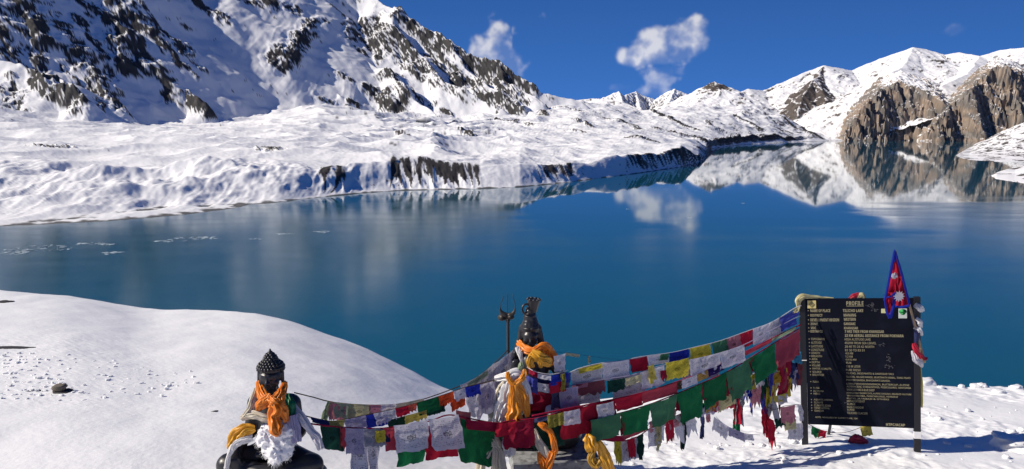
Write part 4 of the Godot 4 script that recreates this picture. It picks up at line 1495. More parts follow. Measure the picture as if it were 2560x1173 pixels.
func scarves() -> void:
	var d := 6.72
	scarf("orange_scarf", "orange silk scarf knotted round the neck of the black seated statue", "scarf", "orange", [
		["collar", 0.0, [646, 954, 6.98, 6, 651, 980, 6.84, 12, 668, 1000, 6.75, 12, 684, 998, 6.72, 10, 703, 980, 6.78, 12, 713, 956, 6.94, 7]],
		["knot", 0.0, [674, 998, 6.71, 8, 684, 1005, 6.67, 11, 694, 1010, 6.70, 8]],
		["tail", 0.5, [680, 992, 6.74, 10, 664, 1004, 6.72, 14, 650, 1014, 6.72, 13, 645, 1026, 6.74, 6]],
		["tail", 0.3, [690, 998, 6.72, 16, 692, 1020, 6.69, 20, 684, 1045, 6.67, 16, 690, 1075, 6.62, 17, 699, 1088, 6.60, 5]],
		["tail", 0.3, [704, 976, 6.80, 11, 700, 1005, 6.72, 12, 708, 1030, 6.70, 13, 716, 1055, 6.68, 6]]])
	scarf("yellow_scarf", "bright yellow silk scarf wrapped over the knee of the black seated statue", "scarf", "gold", [
		["wrap", 0.0, [638, 1070, 6.76, 8, 612, 1076, 6.74, 17, 592, 1088, 6.74, 18, 580, 1106, 6.74, 12, 573, 1124, 6.72, 6], 6]])
	scarf("white_scarf", "shiny white silk scarf trailing from the knee of the black seated statue to the ground", "scarf", "snowy", [
		["wrap", 0.0, [632, 1094, 6.72, 9, 606, 1100, 6.70, 11, 585, 1116, 6.70, 9, 572, 1140, 6.68, 6, 566, 1172, 6.66, 7]]])
	scarf("pale_scarf", "dull cream scarf crossing the chest of the black seated statue", "scarf", "cream", [
		["wrap", 0.0, [640, 972, 6.92, 6, 632, 1000, 6.80, 9, 622, 1030, 6.76, 11, 605, 1044, 6.78, 8]],
		["wrap", 0.0, [604, 1046, 6.78, 7, 632, 1038, 6.72, 11, 660, 1044, 6.70, 10, 690, 1056, 6.70, 6]]])
	scarf("white_scarf", "long thin white scarf falling from the shoulder of the black seated statue", "scarf", "white", [
		["tail", 0.4, [722, 998, 6.86, 4, 744, 1030, 6.80, 11, 768, 1062, 6.74, 13, 790, 1092, 6.70, 11, 802, 1122, 6.68, 9]]])
	scarf("green_cloth", "green cloth tucked under the arm of the black seated statue", "cloth", "green", [
		["fold", 0.0, [716, 986, 6.88, 6, 720, 1012, 6.80, 18, 726, 1040, 6.76, 12]]])
	scarf("purple_cloth", "grey lilac cloth hanging beside the wool bundle on the black seated statue", "cloth", "lilac", [
		["fold", 0.2, [728, 1040, 6.74, 16, 736, 1075, 6.70, 14, 742, 1106, 6.66, 12]]])
	# scarves on the statue at the plinth
	scarf("orange_scarf", "orange scarf wound round the neck of the crowned statue", "scarf", "orange", [
		["collar", 0.0, [1296, 856, 8.95, 7, 1312, 872, 8.80, 10, 1335, 878, 8.74, 8, 1358, 868, 8.78, 12, 1374, 880, 8.84, 13, 1384, 898, 8.86, 11, 1370, 912, 8.80, 8]]])
	scarf("yellow_scarf", "shiny yellow scarf gathered under the chin of the crowned statue", "scarf", "gold", [
		["knot", 0.0, [1326, 884, 8.68, 9, 1345, 892, 8.66, 14, 1362, 902, 8.68, 15, 1378, 908, 8.72, 8]],
		["tail", 0.3, [1330, 886, 8.68, 8, 1324, 902, 8.64, 9, 1328, 918, 8.66, 8]],
		["tail", 0.3, [1348, 898, 8.66, 9, 1352, 912, 8.65, 6, 1351, 919, 8.66, 4]]])
	scarf("white_scarf", "narrow white scarf end hanging at the neck of the crowned statue", "scarf", "snowy", [
		["tail", 0.2, [1292, 868, 8.80, 6, 1300, 885, 8.76, 7, 1305, 906, 8.74, 3]]])
	scarf("white_scarf", "long white scarves hanging in heavy folds from the raised hand of the crowned statue", "scarf", "snowy", [
		["knot", 0.0, [1238, 948, 8.62, 7, 1266, 942, 8.56, 12, 1292, 934, 8.54, 13, 1312, 940, 8.60, 10]],
		["tail", 0.2, [1290, 942, 8.58, 14, 1276, 970, 8.56, 20, 1262, 1005, 8.54, 20, 1250, 1040, 8.50, 16, 1244, 1062, 8.50, 12], 6],
		["tail", 0.2, [1300, 945, 8.56, 14, 1312, 975, 8.52, 14, 1318, 1010, 8.50, 12]]])
	scarf("cream_scarf", "cream scarf hanging behind the white scarves at the crowned statue", "scarf", "cream", [
		["tail", 0.2, [1282, 942, 8.66, 8, 1256, 968, 8.64, 10, 1238, 1000, 8.62, 9, 1218, 1032, 8.60, 6]]])
	scarf("orange_scarf", "long orange scarf looped round the raised hand and hanging over the red cloth", "scarf", "amber", [
		["loop", 0.0, [1269, 930, 8.50, 5, 1272, 946, 8.47, 6, 1284, 960, 8.46, 8, 1300, 952, 8.47, 7, 1310, 938, 8.50, 7, 1312, 924, 8.54, 4]],
		["tail", 0.0, [1285, 962, 8.46, 9, 1286, 990, 8.45, 14, 1287, 1020, 8.43, 19, 1284, 1046, 8.41, 20, 1284, 1054, 8.41, 12], 6],
		["tail", 0.2, [1294, 962, 8.48, 9, 1306, 988, 8.48, 14, 1314, 1016, 8.46, 13, 1318, 1042, 8.46, 7]]])
	scarf("green_knot", "small bright green cloth knot above the orange scarf loop", "cloth", "pale_green", [
		["knot", 0.0, [1298, 924, 8.56, 5, 1303, 914, 8.56, 7, 1304, 906, 8.57, 4]]])
	scarf("white_bundle", "bundle of torn cream and white scarves at the corner of the stone plinth", "scarf", "cream", [
		["knot", 0.0, [1232, 1086, 8.40, 6, 1238, 1104, 8.36, 13, 1246, 1122, 8.34, 11]],
		["tail", 0.6, [1236, 1112, 8.36, 10, 1218, 1130, 8.34, 13, 1206, 1150, 8.32, 14, 1200, 1185, 8.32, 13]],
		["tail", 0.6, [1242, 1118, 8.34, 10, 1246, 1145, 8.32, 17, 1248, 1185, 8.32, 22], 7]])
	scarf("white_bundle", "round white cloth pouch tied beside the torn scarves at the plinth", "scarf", "snowy", [
		["pouch", 0.0, [1262, 1092, 8.38, 4, 1266, 1108, 8.34, 12, 1272, 1126, 8.34, 17, 1274, 1140, 8.36, 8]]])
	scarf("orange_scarf", "twisted orange scarf hanging down over the middle of the stone plinth", "scarf", "orange", [
		["loop", 0.0, [1346, 1056, 8.36, 6, 1362, 1068, 8.34, 8, 1376, 1082, 8.32, 7, 1384, 1104, 8.30, 8, 1388, 1126, 8.30, 9, 1378, 1136, 8.28, 9]],
		["tail", 0.4, [1382, 1130, 8.28, 9, 1374, 1152, 8.26, 10, 1366, 1185, 8.26, 8]],
		["tail", 0.3, [1348, 1130, 8.30, 5, 1354, 1148, 8.28, 12, 1360, 1166, 8.28, 12, 1362, 1185, 8.28, 8]]])
	scarf("grey_scarf", "grey white scarf bunched between the orange tails on the stone plinth", "scarf", "cream", [
		["tail", 0.3, [1334, 1072, 8.38, 6, 1342, 1096, 8.34, 9, 1356, 1122, 8.30, 12, 1370, 1140, 8.29, 9]]])
	scarf("yellow_scarf", "yellow silk bundle tied at the outer corner of the stone plinth", "scarf", "gold", [
		["knot", 0.0, [1470, 1086, 8.36, 4, 1472, 1098, 8.32, 14, 1478, 1116, 8.30, 17, 1484, 1130, 8.32, 9], 7],
		["tail", 0.5, [1494, 1104, 8.34, 9, 1506, 1128, 8.32, 14, 1516, 1155, 8.30, 16, 1524, 1188, 8.30, 14], 6]])
	scarf("orange_scarf", "orange scarf loops hanging below the yellow silk bundle", "scarf", "ochre", [
		["loop", 0.0, [1482, 1128, 8.30, 8, 1478, 1146, 8.28, 10, 1490, 1162, 8.27, 12, 1500, 1150, 8.28, 9]]])

func flag_lines() -> void:
	flag_line("faded cream and pale green flags on the rearmost line left of the crowned statue", [736, 982, 7.05, 785, 994, 7.3, 822, 1004, 7.4, 880, 1011, 7.6, 960, 1013, 7.9, 1030, 1006, 8.2, 1120, 977, 8.5, 1190, 945, 8.75, 1240, 905, 8.95, 1272, 872, 9.1], 0.006, "brown", [
		["pale_green", 818, 834, 46, -14, 0.1], ["pink", 824, 866, 44, -4, 0.1], ["pale_green", 834, 884, 38, 0, 0.1], ["pale_yellow", 868, 926, 36, 2, 0.1], ["pink", 922, 952, 22, 0, 0.1], ["white", 950, 990, 26, 0, 0.1], ["cream", 990, 1060, 14, 0, 0.1],
		["white", 1150, 1192, 26, 4, 0.1], ["pale_green", 1168, 1220, 14, 0, 0.1, 0.04, 4], ["white", 1188, 1236, 56, 8, 0.1], ["white", 1228, 1288, 62, 4, 0.1, 0.05, 0], ["lilac", 1200, 1244, 90, -14, 0.2, 0.0, 20], ["white", 1222, 1268, 100, -6, 0.2, -0.04, 20]])
	flag_line("line of mixed blue, white, red and green flags rising from the seated statue's elbow", [748, 1036, 6.95, 820, 1053, 7.1, 862, 1049, 7.3, 915, 1038, 7.5, 990, 1022, 7.8, 1060, 1003, 8.1, 1120, 984, 8.3, 1165, 968, 8.45, 1240, 950, 8.6, 1262, 942, 8.65], 0.006, "brown", [
		["navy", 776, 822, 14, 4, 0.0], ["olive", 820, 862, 17, -2, 0.0], ["lilac", 860, 914, 30, 6, 0.0], ["blue", 912, 968, 34, 4, 0.05, -0.02], ["white", 934, 966, 28, 6, 0.2, 0.04], ["snowy", 962, 988, 24, 4, 0.2, 0.04], ["red", 988, 1024, 22, 2, 0.1], ["red_orange", 1022, 1042, 18, 0, 0.2, 0.04], ["green", 1040, 1100, 32, 6, 0.05], ["dark_green", 966, 1014, 28, 6, 0.0, -0.04, 24], ["yellow", 1012, 1066, 20, 2, 0.35, 0.06, 24], ["dark_green", 1064, 1110, 26, 4, 0.1, -0.03, 14], ["red_orange", 1096, 1134, 24, 4, 0.25, 0.04], ["white", 1134, 1164, 24, 6, 0.15], ["red_orange", 1126, 1162, 26, 2, 0.15, 0.05, 20], ["blue", 1163, 1200, 26, 2, 0.25, 0.05], ["white", 1160, 1232, 70, 14, 0.1, -0.02], ["lilac", 1196, 1240, 60, 0, 0.2, 0.0, 6]])
	flag_line("front line of large green, red and white cloths from the seated statue to the plinth", [752, 1056, 6.8, 815, 1065, 6.9, 862, 1069, 7.1, 930, 1072, 7.3, 985, 1068, 7.5, 1070, 1054, 7.8, 1120, 1038, 8.0, 1170, 1046, 8.2, 1240, 1058, 8.3, 1275, 1052, 8.35, 1340, 1046, 8.35, 1405, 1030, 8.4], 0.008, "crimson", [
		["dark_green", 800, 856, 60, 4, 0.0], ["red", 848, 862, 60, 2, 0.0, 0.03], ["lilac", 858, 908, 64, 4, 0.1], ["white", 872, 926, 118, 2, 0.05, -0.08, 4], ["white", 920, 946, 110, 0, 0.05, -0.07, 6], ["grey", 908, 962, 46, 4, 0.1], ["yellow", 938, 962, 28, 2, 0.2, 0.05, 6], ["red", 958, 988, 56, 8, 0.1], ["navy", 962, 974, 20, 2, 0.2, 0.04, 16], ["white", 984, 1069, 72, 4, 0.02, 0.06, -4], ["white", 1070, 1150, 82, 14, 0.02, 0.08, -6], ["red", 1064, 1146, 86, 0, 0.0, -0.02, 10], ["green", 990, 1060, 92, 2, 0.0, -0.05, 8], ["maroon", 1140, 1176, 40, 4, 0.05, -0.05, -16], ["green", 1142, 1236, 108, 4, 0.0, -0.06, 2], ["crimson", 1166, 1262, 24, -2, 0.0, 0.03, 4], ["dark_green", 1196, 1262, 70, 0, 0.0, -0.1, 10], ["crimson", 1254, 1334, 66, 6, 0.06, 0.06, 2], ["red", 1242, 1292, 34, -6, 0.0, 0.09, 2], ["navy", 1336, 1372, 12, 0, 0.0, 0.03], ["olive", 1368, 1410, 32, 2, 0.0, 0.05], ["dark_green", 1336, 1412, 82, 0, 0.0, -0.08, 0]])
	flag_line("top line of small bright flags from the crowned statue up to the sign post", [1385, 948, 8.8, 1420, 934, 8.9, 1450, 921, 8.95, 1505, 908, 9.05, 1560, 902, 9.2, 1600, 893, 9.3, 1680, 882, 9.5, 1740, 868, 9.65, 1800, 853, 9.8, 1870, 828, 10.0, 1930, 806, 10.15, 1985, 772, 10.3, 2004, 764, 10.32], 0.007, "white", [
		["blue", 1396, 1428, 26, -2, 0.05], ["white", 1428, 1506, 44, 2, 0.05, 0.0], ["yellow", 1446, 1506, 12, 0, 0.1, 0.04], ["white", 1506, 1572, 44, 2, 0.05], ["red", 1574, 1618, 34, 4, 0.02], ["white", 1618, 1670, 24, 4, 0.02], ["green", 1652, 1674, 16, -4, 0.05, 0.04], ["blue", 1673, 1722, 30, 2, 0.05], ["yellow", 1725, 1776, 40, 2, 0.02], ["green", 1780, 1816, 32, 6, 0.05], ["pink", 1814, 1850, 38, 6, 0.1], ["red", 1850, 1882, 36, 2, 0.08], ["white", 1882, 1922, 40, 2, 0.02], ["white", 1922, 1956, 40, 4, 0.05], ["sky", 1930, 1998, 20, 4, 0.05, -0.03, 6], ["blue", 1950, 1996, 18, 2, 0.05, 0.04, 2], ["pale_yellow", 1984, 2000, 12, -2, 0.2, 0.06]])
	flag_line("second line of worn white, yellow and maroon flags between the crowned statue and the sign", [1386, 985, 8.75, 1436, 962, 8.85, 1520, 948, 9.0, 1580, 938, 9.1, 1640, 918, 9.25, 1700, 905, 9.4, 1780, 888, 9.6, 1860, 862, 9.8, 1940, 820, 10.1, 2000, 790, 10.3], 0.005, "lilac", [
		["pink", 1430, 1470, 10, 0, 0.1], ["maroon", 1440, 1512, 28, 4, 0.25], ["white", 1436, 1500, 48, 2, 0.05, -0.04, 4], ["dark_green", 1518, 1562, 28, 2, 0.15, 0.04, 4], ["pale_yellow", 1564, 1604, 18, 2, 0.2, 0.04, 6], ["white", 1530, 1610, 56, 2, 0.05, -0.03], ["white", 1600, 1660, 44, 4, 0.1], ["yellow", 1618, 1636, 40, 6, 0.2, 0.05, -10], ["crimson", 1650, 1668, 22, 4, 0.3, 0.05, 12], ["yellow", 1664, 1722, 44, 2, 0.08, 0.05, -6], ["white", 1722, 1800, 44, 4, 0.03], ["lilac", 1700, 1800, 54, 4, 0.03, -0.05, 4], ["white", 1800, 1860, 40, 6, 0.05], ["blue", 1950, 1990, 14, 4, 0.05, 0.03]])
	flag_line("red band of flags with white printed squares running up to the sign post", [1330, 1040, 8.3, 1410, 1024, 8.42, 1500, 1006, 8.7, 1600, 984, 9.0, 1690, 956, 9.3, 1760, 930, 9.5, 1820, 902, 9.7, 1900, 862, 9.95, 1960, 832, 10.15, 2002, 812, 10.25], 0.010, "crimson", [
		["red", 1402, 1500, 74, -2, 0.02], ["white", 1408, 1450, 36, 3, 0.0, 0.06, 6], ["white", 1492, 1534, 36, 3, 0.0, 0.06, 5], ["red", 1500, 1540, 48, 0, 0.0], ["red", 1538, 1606, 32, 2, 0.0], ["red", 1604, 1694, 28, 2, 0.0], ["brown", 1692, 1704, 20, 2, 0.1], ["white", 1702, 1744, 22, 2, 0.0], ["ochre", 1742, 1770, 18, 2, 0.0], ["purple", 1770, 1810, 18, 2, 0.0], ["ochre", 1808, 1822, 12, 0, 0.0], ["red", 1820, 1932, 10, 0, 0.0], ["white", 1800, 1836, 10, 0, 0.0, -0.02, -8], ["pale_green", 1930, 1990, 8, 0, 0.0, 0.03]])
	flag_line("line of large plain green flags with one red flag at the sign post end", [1468, 1054, 8.5, 1478, 1050, 8.55, 1555, 1032, 8.8, 1622, 1012, 9.0, 1692, 985, 9.25, 1756, 958, 9.45, 1818, 930, 9.65, 1876, 895, 9.85, 1936, 858, 10.05, 1998, 822, 10.2], 0.008, "crimson", [
		["green", 1476, 1556, 58, 2, 0.0, 0.05, 0, 0.14], ["crimson", 1552, 1562, 56, 0, 0.0, 0.015], ["green", 1556, 1624, 60, 4, 0.0, 0.05, 0, 0.14], ["green", 1624, 1692, 62, 6, 0.0, 0.05, 0, 0.14], ["crimson", 1690, 1702, 44, 0, 0.0, 0.015], ["green", 1692, 1756, 76, 10, 0.06, 0.05, 0, 0.14], ["crimson", 1752, 1766, 44, 0, 0.0, 0.015], ["green", 1757, 1820, 66, 4, 0.0, 0.05, 0, 0.14], ["crimson", 1812, 1830, 60, 0, 0.0, 0.015], ["green", 1814, 1876, 74, 14, 0.0, 0.05, 0, 0.14], ["crimson", 1870, 1886, 40, 0, 0.0, 0.015], ["green", 1874, 1936, 68, 14, 0.0, 0.05, 0, 0.14], ["crimson", 1938, 1999, 66, 4, 0.0, 0.02], ["green", 1478, 1500, 44, 0, 0.0, -0.03, 4]])
	flag_line("low sagging red cloth with torn ribbons hanging under the green flags", [1490, 1096, 8.6, 1540, 1104, 8.75, 1590, 1094, 8.9, 1640, 1062, 9.05, 1700, 1036, 9.3, 1750, 1012, 9.5, 1800, 996, 9.65, 1860, 960, 9.85], 0.006, "crimson", [
		["crimson", 1500, 1560, 14, 0, 0.05, 0.0, -10], ["crimson", 1556, 1622, 16, -6, 0.05, 0.0, -12], ["yellow", 1536, 1552, 44, 2, 0.5], ["red", 1568, 1588, 46, 2, 0.25], ["white", 1542, 1600, 56, 2, 0.1, -0.06], ["dark_green", 1592, 1606, 48, 4, 0.4], ["white", 1618, 1660, 46, 2, 0.1], ["pink", 1622, 1690, 28, 2, 0.1, 0.0, -18], ["pale_yellow", 1640, 1656, 54, -2, 0.4, 0.04], ["red", 1664, 1684, 52, 4, 0.3, 0.03], ["pink", 1672, 1706, 26, 2, 0.1], ["dark_green", 1702, 1712, 66, 4, 0.5], ["white", 1684, 1736, 50, 6, 0.5], ["lilac", 1750, 1796, 22, 0, 0.3, 0.02, 8], ["navy", 1758, 1766, 70, -6, 0.3, 0.03], ["ochre", 1766, 1790, 26, 0, 0.1], ["red", 1780, 1800, 30, 0, 0.1], ["pale_yellow", 1796, 1840, 34, 0, 0.1], ["pink", 1764, 1776, 20, 2, 0.4, 0.03, 30]])
	flag_line("tangle of torn hanging flags close to the left post of the sign", [1800, 965, 9.75, 1850, 945, 9.9, 1890, 918, 10.0, 1930, 890, 10.15, 1975, 880, 10.25, 2006, 884, 10.3], 0.006, "brown", [
		["red", 1816, 1840, 62, 6, 0.2, -0.03], ["grey", 1836, 1856, 92, 4, 0.4], ["red", 1838, 1850, 80, 4, 0.3, 0.03, 14], ["maroon", 1852, 1882, 44, 2, 0.2, -0.05], ["blue", 1868, 1882, 56, -4, 0.4, 0.02, 10], ["pink", 1876, 1902, 70, -2, 0.4, 0.02, 20], ["white", 1882, 1900, 36, 8, 0.3, 0.04, 10], ["sky", 1896, 1922, 40, 0, 0.3, 0.02, 0], ["dark_green", 1898, 1914, 64, 4, 0.4, 0.0, 12], ["blue", 1916, 1930, 70, 6, 0.3, 0.03, 8], ["yellow", 1912, 1928, 90, -2, 0.4, 0.0, 14], ["grey", 1908, 1934, 130, 8, 0.3, -0.02, 10], ["crimson", 1926, 1972, 84, -4, 0.2, 0.0, 2], ["ochre", 1930, 1950, 26, 3, 0.0, 0.05, 44], ["crimson", 1950, 1976, 104, -8, 0.5, 0.02, 6], ["pale_green", 1942, 1986, 22, 4, 0.1, 0.0, -10], ["sky", 1976, 2002, 30, 4, 0.1, 0.03, -4], ["navy", 1962, 2000, 46, -2, 0.2, 0.0, 16], ["maroon", 1990, 2004, 60, 0, 0.2, 0.0, 20], ["lilac", 1976, 1996, 60, -2, 0.3, -0.02, 18]])
	flag_line("lowest short line of pale flags over the snow beside the left sign post", [1900, 1000, 10.0, 1930, 1024, 10.08, 1960, 1016, 10.15, 1990, 1012, 10.2, 2010, 1014, 10.25], 0.004, "brown", [
		["yellow", 1936, 1964, 18, 2, 0.2, 0.02, -32], ["white", 1944, 1968, 22, 2, 0.1, 0.03, -30], ["pink", 1950, 1988, 38, 2, 0.25], ["white", 1994, 2006, 34, 4, 0.4], ["dark_green", 1936, 1962, 22, 4, 0.3, 0.02, 26], ["pale_yellow", 1960, 1990, 24, 2, 0.1, 0.02, 36], ["white", 1968, 2006, 40, 2, 0.1, 0.0, 44], ["red", 1906, 1918, 60, 2, 0.4, 0.02, 10], ["red", 1914, 1934, 56, 6, 0.6, 0.03, 28]])
	flag_line("grey white cloth trailing on the snow under the hanging flags", [1790, 1042, 9.6, 1812, 1062, 9.62, 1850, 1082, 9.65, 1900, 1088, 9.8], 0.003, "grey", [
		["white", 1786, 1824, 30, -6, 0.2], ["lilac", 1820, 1862, 22, 2, 0.1], ["white", 1860, 1884, 16, 2, 0.1]])
	flag_line("bare cord with a few torn yellow scraps beyond the crowned statue", [1384, 880, 9.2, 1420, 882, 9.3, 1470, 890, 9.5, 1530, 898, 9.7, 1570, 902, 9.8], 0.003, "sky", [
		["pale_yellow", 1414, 1450, 7, 0, 0.3], ["pale_yellow", 1470, 1476, 16, 0, 0.3]])
	flag_line("blue, white and red flags wound across the body of the crowned statue", [1318, 918, 8.66, 1340, 930, 8.58, 1380, 936, 8.60, 1420, 926, 8.72], 0.005, "white", [
		["crimson", 1322, 1346, 14, 0, 0.0, 0.0, 2], ["white", 1344, 1378, 12, 0, 0.0, 0.01, 4], ["navy", 1330, 1380, 24, 0, 0.0, -0.04, 4], ["blue", 1376, 1420, 26, 0, 0.0, 0.0, 4], ["blue", 1312, 1344, 40, 2, 0.0, 0.0, 18], ["white", 1344, 1374, 22, 0, 0.0, 0.02, 26], ["red", 1372, 1414, 26, 2, 0.05, 0.03, 24], ["navy", 1376, 1420, 60, 2, 0.0, -0.02, 28], ["lilac", 1398, 1446, 52, 2, 0.05, 0.02, 40], ["olive", 1402, 1412, 40, 2, 0.3, 0.04, 4], ["white", 1384, 1414, 40, 0, 0.1, -0.1, -44], ["crimson", 1316, 1402, 62, 4, 0.0, -0.06, 56]])

func sign_board() -> void:
	var TL := at(2014, 747, 10.42)
	var TR := at(2284, 745, 10.05)
	var BL := at(2020, 1060, 10.40)
	var BR := at(2288, 1071, 10.0)
	var X := (TR - TL + BR - BL) * 0.5
	var Y := (TL - BL + TR - BR) * 0.5
	var W := X.length()
	var H := Y.length()
	var mid := (TL + TR + BL + BR) / 4.0
	X = X.normalized()
	Y = (Y - X * Y.dot(X)).normalized()
	var Z := X.cross(Y)
	var o := thing("sign_board", "black painted information board on two posts with rows of cream hand lettering", "sign", mid)
	o.basis = Basis(X, Y, Z)
	var black := mat(Color(0.010, 0.012, 0.022), 0.75, 0.12)
	var nt := NoiseTexture2D.new()
	nt.noise = noise(311, 0.012, 5)
	nt.width = 256
	nt.height = 256
	nt.seamless = true
	var gr := Gradient.new()
	gr.offsets = PackedFloat32Array([0.0, 0.55, 0.8, 1.0])
	gr.colors = PackedColorArray([Color(0.85, 0.85, 0.85), Color(0.9, 0.9, 0.9), Color(1, 1, 1), Color(1, 1, 1)])
	nt.color_ramp = gr
	black.albedo_texture = nt
	black.uv1_triplanar = true
	black.uv1_scale = Vector3(0.9, 0.9, 0.9)
	part("board", box_mesh(Vector3(W, H, 0.03), 0.004), black, o)
	# posts, buried in the snow
	var U := func(px: float, py: float) -> Vector2: return Vector2((px - 2151.5) / 271.0 * W, (908.0 - py) / 319.0 * H)
	var post_m := mat(Color(0.012, 0.013, 0.019), 0.5, 0.4)
	for k in 2:
		var x := (-0.5 if k == 0 else 0.5) * W + (-0.045 if k == 0 else 0.035)
		var up := H * 0.5 + 0.015
		var down: float = H * 0.5 + [0.55, 0.62][k]
		var q := part("post", box_mesh(Vector3(0.085, up + down, 0.06), 0.006), post_m, o)
		q.position = Vector3(x, (up - down) * 0.5, -0.01)
		var band := part("white_band", box_mesh(Vector3(0.091, [0.012, 0.10][k], 0.066), 0.002), mat(Color(0.72, 0.72, 0.74), 0.6), q)
		band.position = Vector3(0, (U.call(0, [903.0, 1084.0][k]).y) - q.position.y, 0)
	var strut := part("back_strut", tube(PackedVector3Array([Vector3(-0.32, -H * 0.30, -0.03), Vector3(-0.36, -H * 0.5 - 0.55, -0.75)]), PackedFloat32Array([0.022]), 8), post_m, o)
	# lettering: [text, px, py, width in px, height in px]
	var cream := mat(Color(0.33, 0.30, 0.19), 0.8)
	var font := SystemFont.new()
	font.font_names = PackedStringArray(["Droid Sans"])
	font.font_weight = 400
	var bold := SystemFont.new()
	bold.font_names = PackedStringArray(["Droid Sans"])
	bold.font_weight = 700
	var rows := [["PROFILE", 2120, 760, 43, 10], ["NAME OF PLACE", 2028, 778, 51, 7], ["TILICHO LAKE", 2111, 778, 51, 7], ["DISTRICT", 2028, 789.5, 31, 6], ["MANANG", 2113, 789, 31, 7], ["DEVELOPMENT REGION", 2028, 801, 73, 7], ["WESTERN", 2113, 799.5, 30, 7], ["ZONE", 2028, 811, 18, 6], ["GANDAKI", 2113, 810.5, 29, 6.5], ["VDC", 2028, 821, 14, 6], ["KHANGSAR", 2113.5, 821, 35, 6], ["DISTANCE", 2027.5, 829.5, 31, 6], ["7 HRS TREK FROM KHANGSAR", 2115, 829.5, 98, 6.5], ["32 KM AERIAL DISTANCE FROM POKHARA", 2115, 839.5, 146, 6.5],
		["TOPOGRAPHY", 2028, 849, 36, 5.5], ["HIGH ALTITUDE LAKE", 2114.5, 849, 65, 5.5], ["ALTITUDE", 2028.5, 858, 27, 5.5], ["4920M FROM SEA LEAVEL", 2114.5, 858, 79, 5.5], ["LATITUDE", 2028.5, 867, 30, 5.5], ["28 40 TO 28 42 NORTH", 2115, 867, 73, 5.5], ["LONGITUDE", 2028.5, 876, 33, 5.5], ["83 50 TO 83 51", 2115, 876, 49, 5.5], ["LENGTH", 2028.5, 884, 22, 5], ["4.0 KM", 2116, 884, 19, 5], ["BREADTH", 2028.5, 892, 27, 5], ["1.2 KM", 2116, 892, 18, 5], ["AREA", 2029, 899.5, 15, 5], ["4.8 SQ KM", 2116, 900, 27, 5], ["DEPTH", 2029, 907.5, 20, 5], ["85 M", 2117, 907.5, 13, 5], ["VOLUME", 2029, 915.5, 22, 5], ["156 M LITER", 2117, 916.5, 36, 5], ["WATER QUALITY,", 2030, 924, 50, 5.5], ["PURE FRESH", 2117, 925.5, 36, 5], ["SOURCE", 2030.5, 932, 23, 5], ["TILICHO, MESOKANTO & DAMODAR TALS", 2117, 934, 119, 5], ["MOUNTAIN", 2030.5, 939.5, 29, 5], ["TILICHO, NILGIRI RANGE, MUKTINATH HIMAL, TORO PEAKS", 2117, 943, 160, 5], ["POOPER DANDA, BHAGAWATI DANDA.", 2117.5, 951, 110, 5],
		["FLORA", 2031, 957, 16, 4.5], ["LOWLY RHODODENDRON, BUTTERCUP, ALPINE", 2118, 960.5, 156, 5], ["ASTERACEAE, CYANANTHUS, PEDICULARIS, GENTIANA", 2118, 967.5, 160, 5], ["FAUNA", 2031.5, 973, 16, 4.5], ["SNOW LEOPARD & BLUE SHEEP", 2118, 975, 70, 5], ["AVIFAUNA", 2031.5, 980.5, 27, 4.5], ["HIMALAYAN SNOW COCK, ALPINE CHOUGH, BEARDED VULTURE", 2118, 983.5, 161, 4.5], ["HERBS", 2032, 987.5, 17, 4.5], ["YARSAGUMBA, PANCHAUNLE, NIRMASI", 2118, 990.5, 128, 4.5], ["KUTKI, JATAMASI & OTHERS", 2118, 997.5, 106, 4.5], ["AQUATIC ANIMAL", 2032.5, 1003, 50, 5], ["NOT REPORTED YET", 2118, 1004, 45, 5], ["CLIMATE", 2033, 1010, 23, 4.5], ["ALPINE", 2118, 1011.5, 21, 5], ["CLIMATE ZONE", 2033, 1017.5, 43, 5], ["RAIN SHADOW", 2118, 1019.5, 42, 5], ["VEGETATION,", 2033, 1024.5, 40, 4.5], ["ALPINE", 2118, 1026, 19, 4.5], ["GLACIER", 2033.5, 1031, 24, 4.5], ["TILICHO GLACIER", 2118, 1034, 52, 5], ["NOTE, MEASURED BY SURVEY TEAM, 104", 2036, 1048, 108, 4.5], ["HTPC/ACAP", 2216, 1060, 47, 6.5]]
	var bullets := []
	for r in rows:
		var tm := TextMesh.new()
		tm.text = r[0]
		tm.font = bold if r[4] >= 6.0 else font
		tm.font_size = 48
		tm.pixel_size = 0.001
		tm.depth = 0.02
		tm.curve_step = 8.0
		tm.horizontal_alignment = HORIZONTAL_ALIGNMENT_LEFT
		var bb := tm.get_aabb()
		var q := part("lettering", tm, cream, o)
		var a: Vector2 = U.call(r[1], r[2])
		var wx: float = r[3] / 271.0 * W
		var hy: float = r[4] / 319.0 * H
		var sc := Vector3(wx / bb.size.x, hy / bb.size.y, 0.15)
		q.scale = sc
		q.position = Vector3(a.x - bb.position.x * sc.x, a.y - (bb.position.y + bb.size.y * 0.5) * sc.y, 0.0175)
		if r[1] < 2040 and r[0].length() < 20 and r[2] < 1040:
			bullets.append(r[2])
	for y in bullets:
		var dot := part("bullet", box_mesh(Vector3(0.011, 0.012, 0.004), 0.001), cream, o)
		var a: Vector2 = U.call(2022.5 + (y - 778.0) * 0.016, y)
		dot.position = Vector3(a.x, a.y, 0.0175)
	var ul := part("underline", box_mesh(Vector3(43.0 / 271.0 * W, 0.006, 0.004), 0.001), cream, o)
	var ua: Vector2 = U.call(2142, 767)
	ul.position = Vector3(ua.x, ua.y, 0.0175)
	# printed square with an emblem, two stickers
	var em := part("emblem", box_mesh(Vector3(0.112, 0.112, 0.004), 0.001), mat(Color(0.60, 0.50, 0.20), 0.7), o)
	var ea: Vector2 = U.call(2032, 762.5)
	em.position = Vector3(ea.x, ea.y, 0.0175)
	var dia := PackedVector3Array()
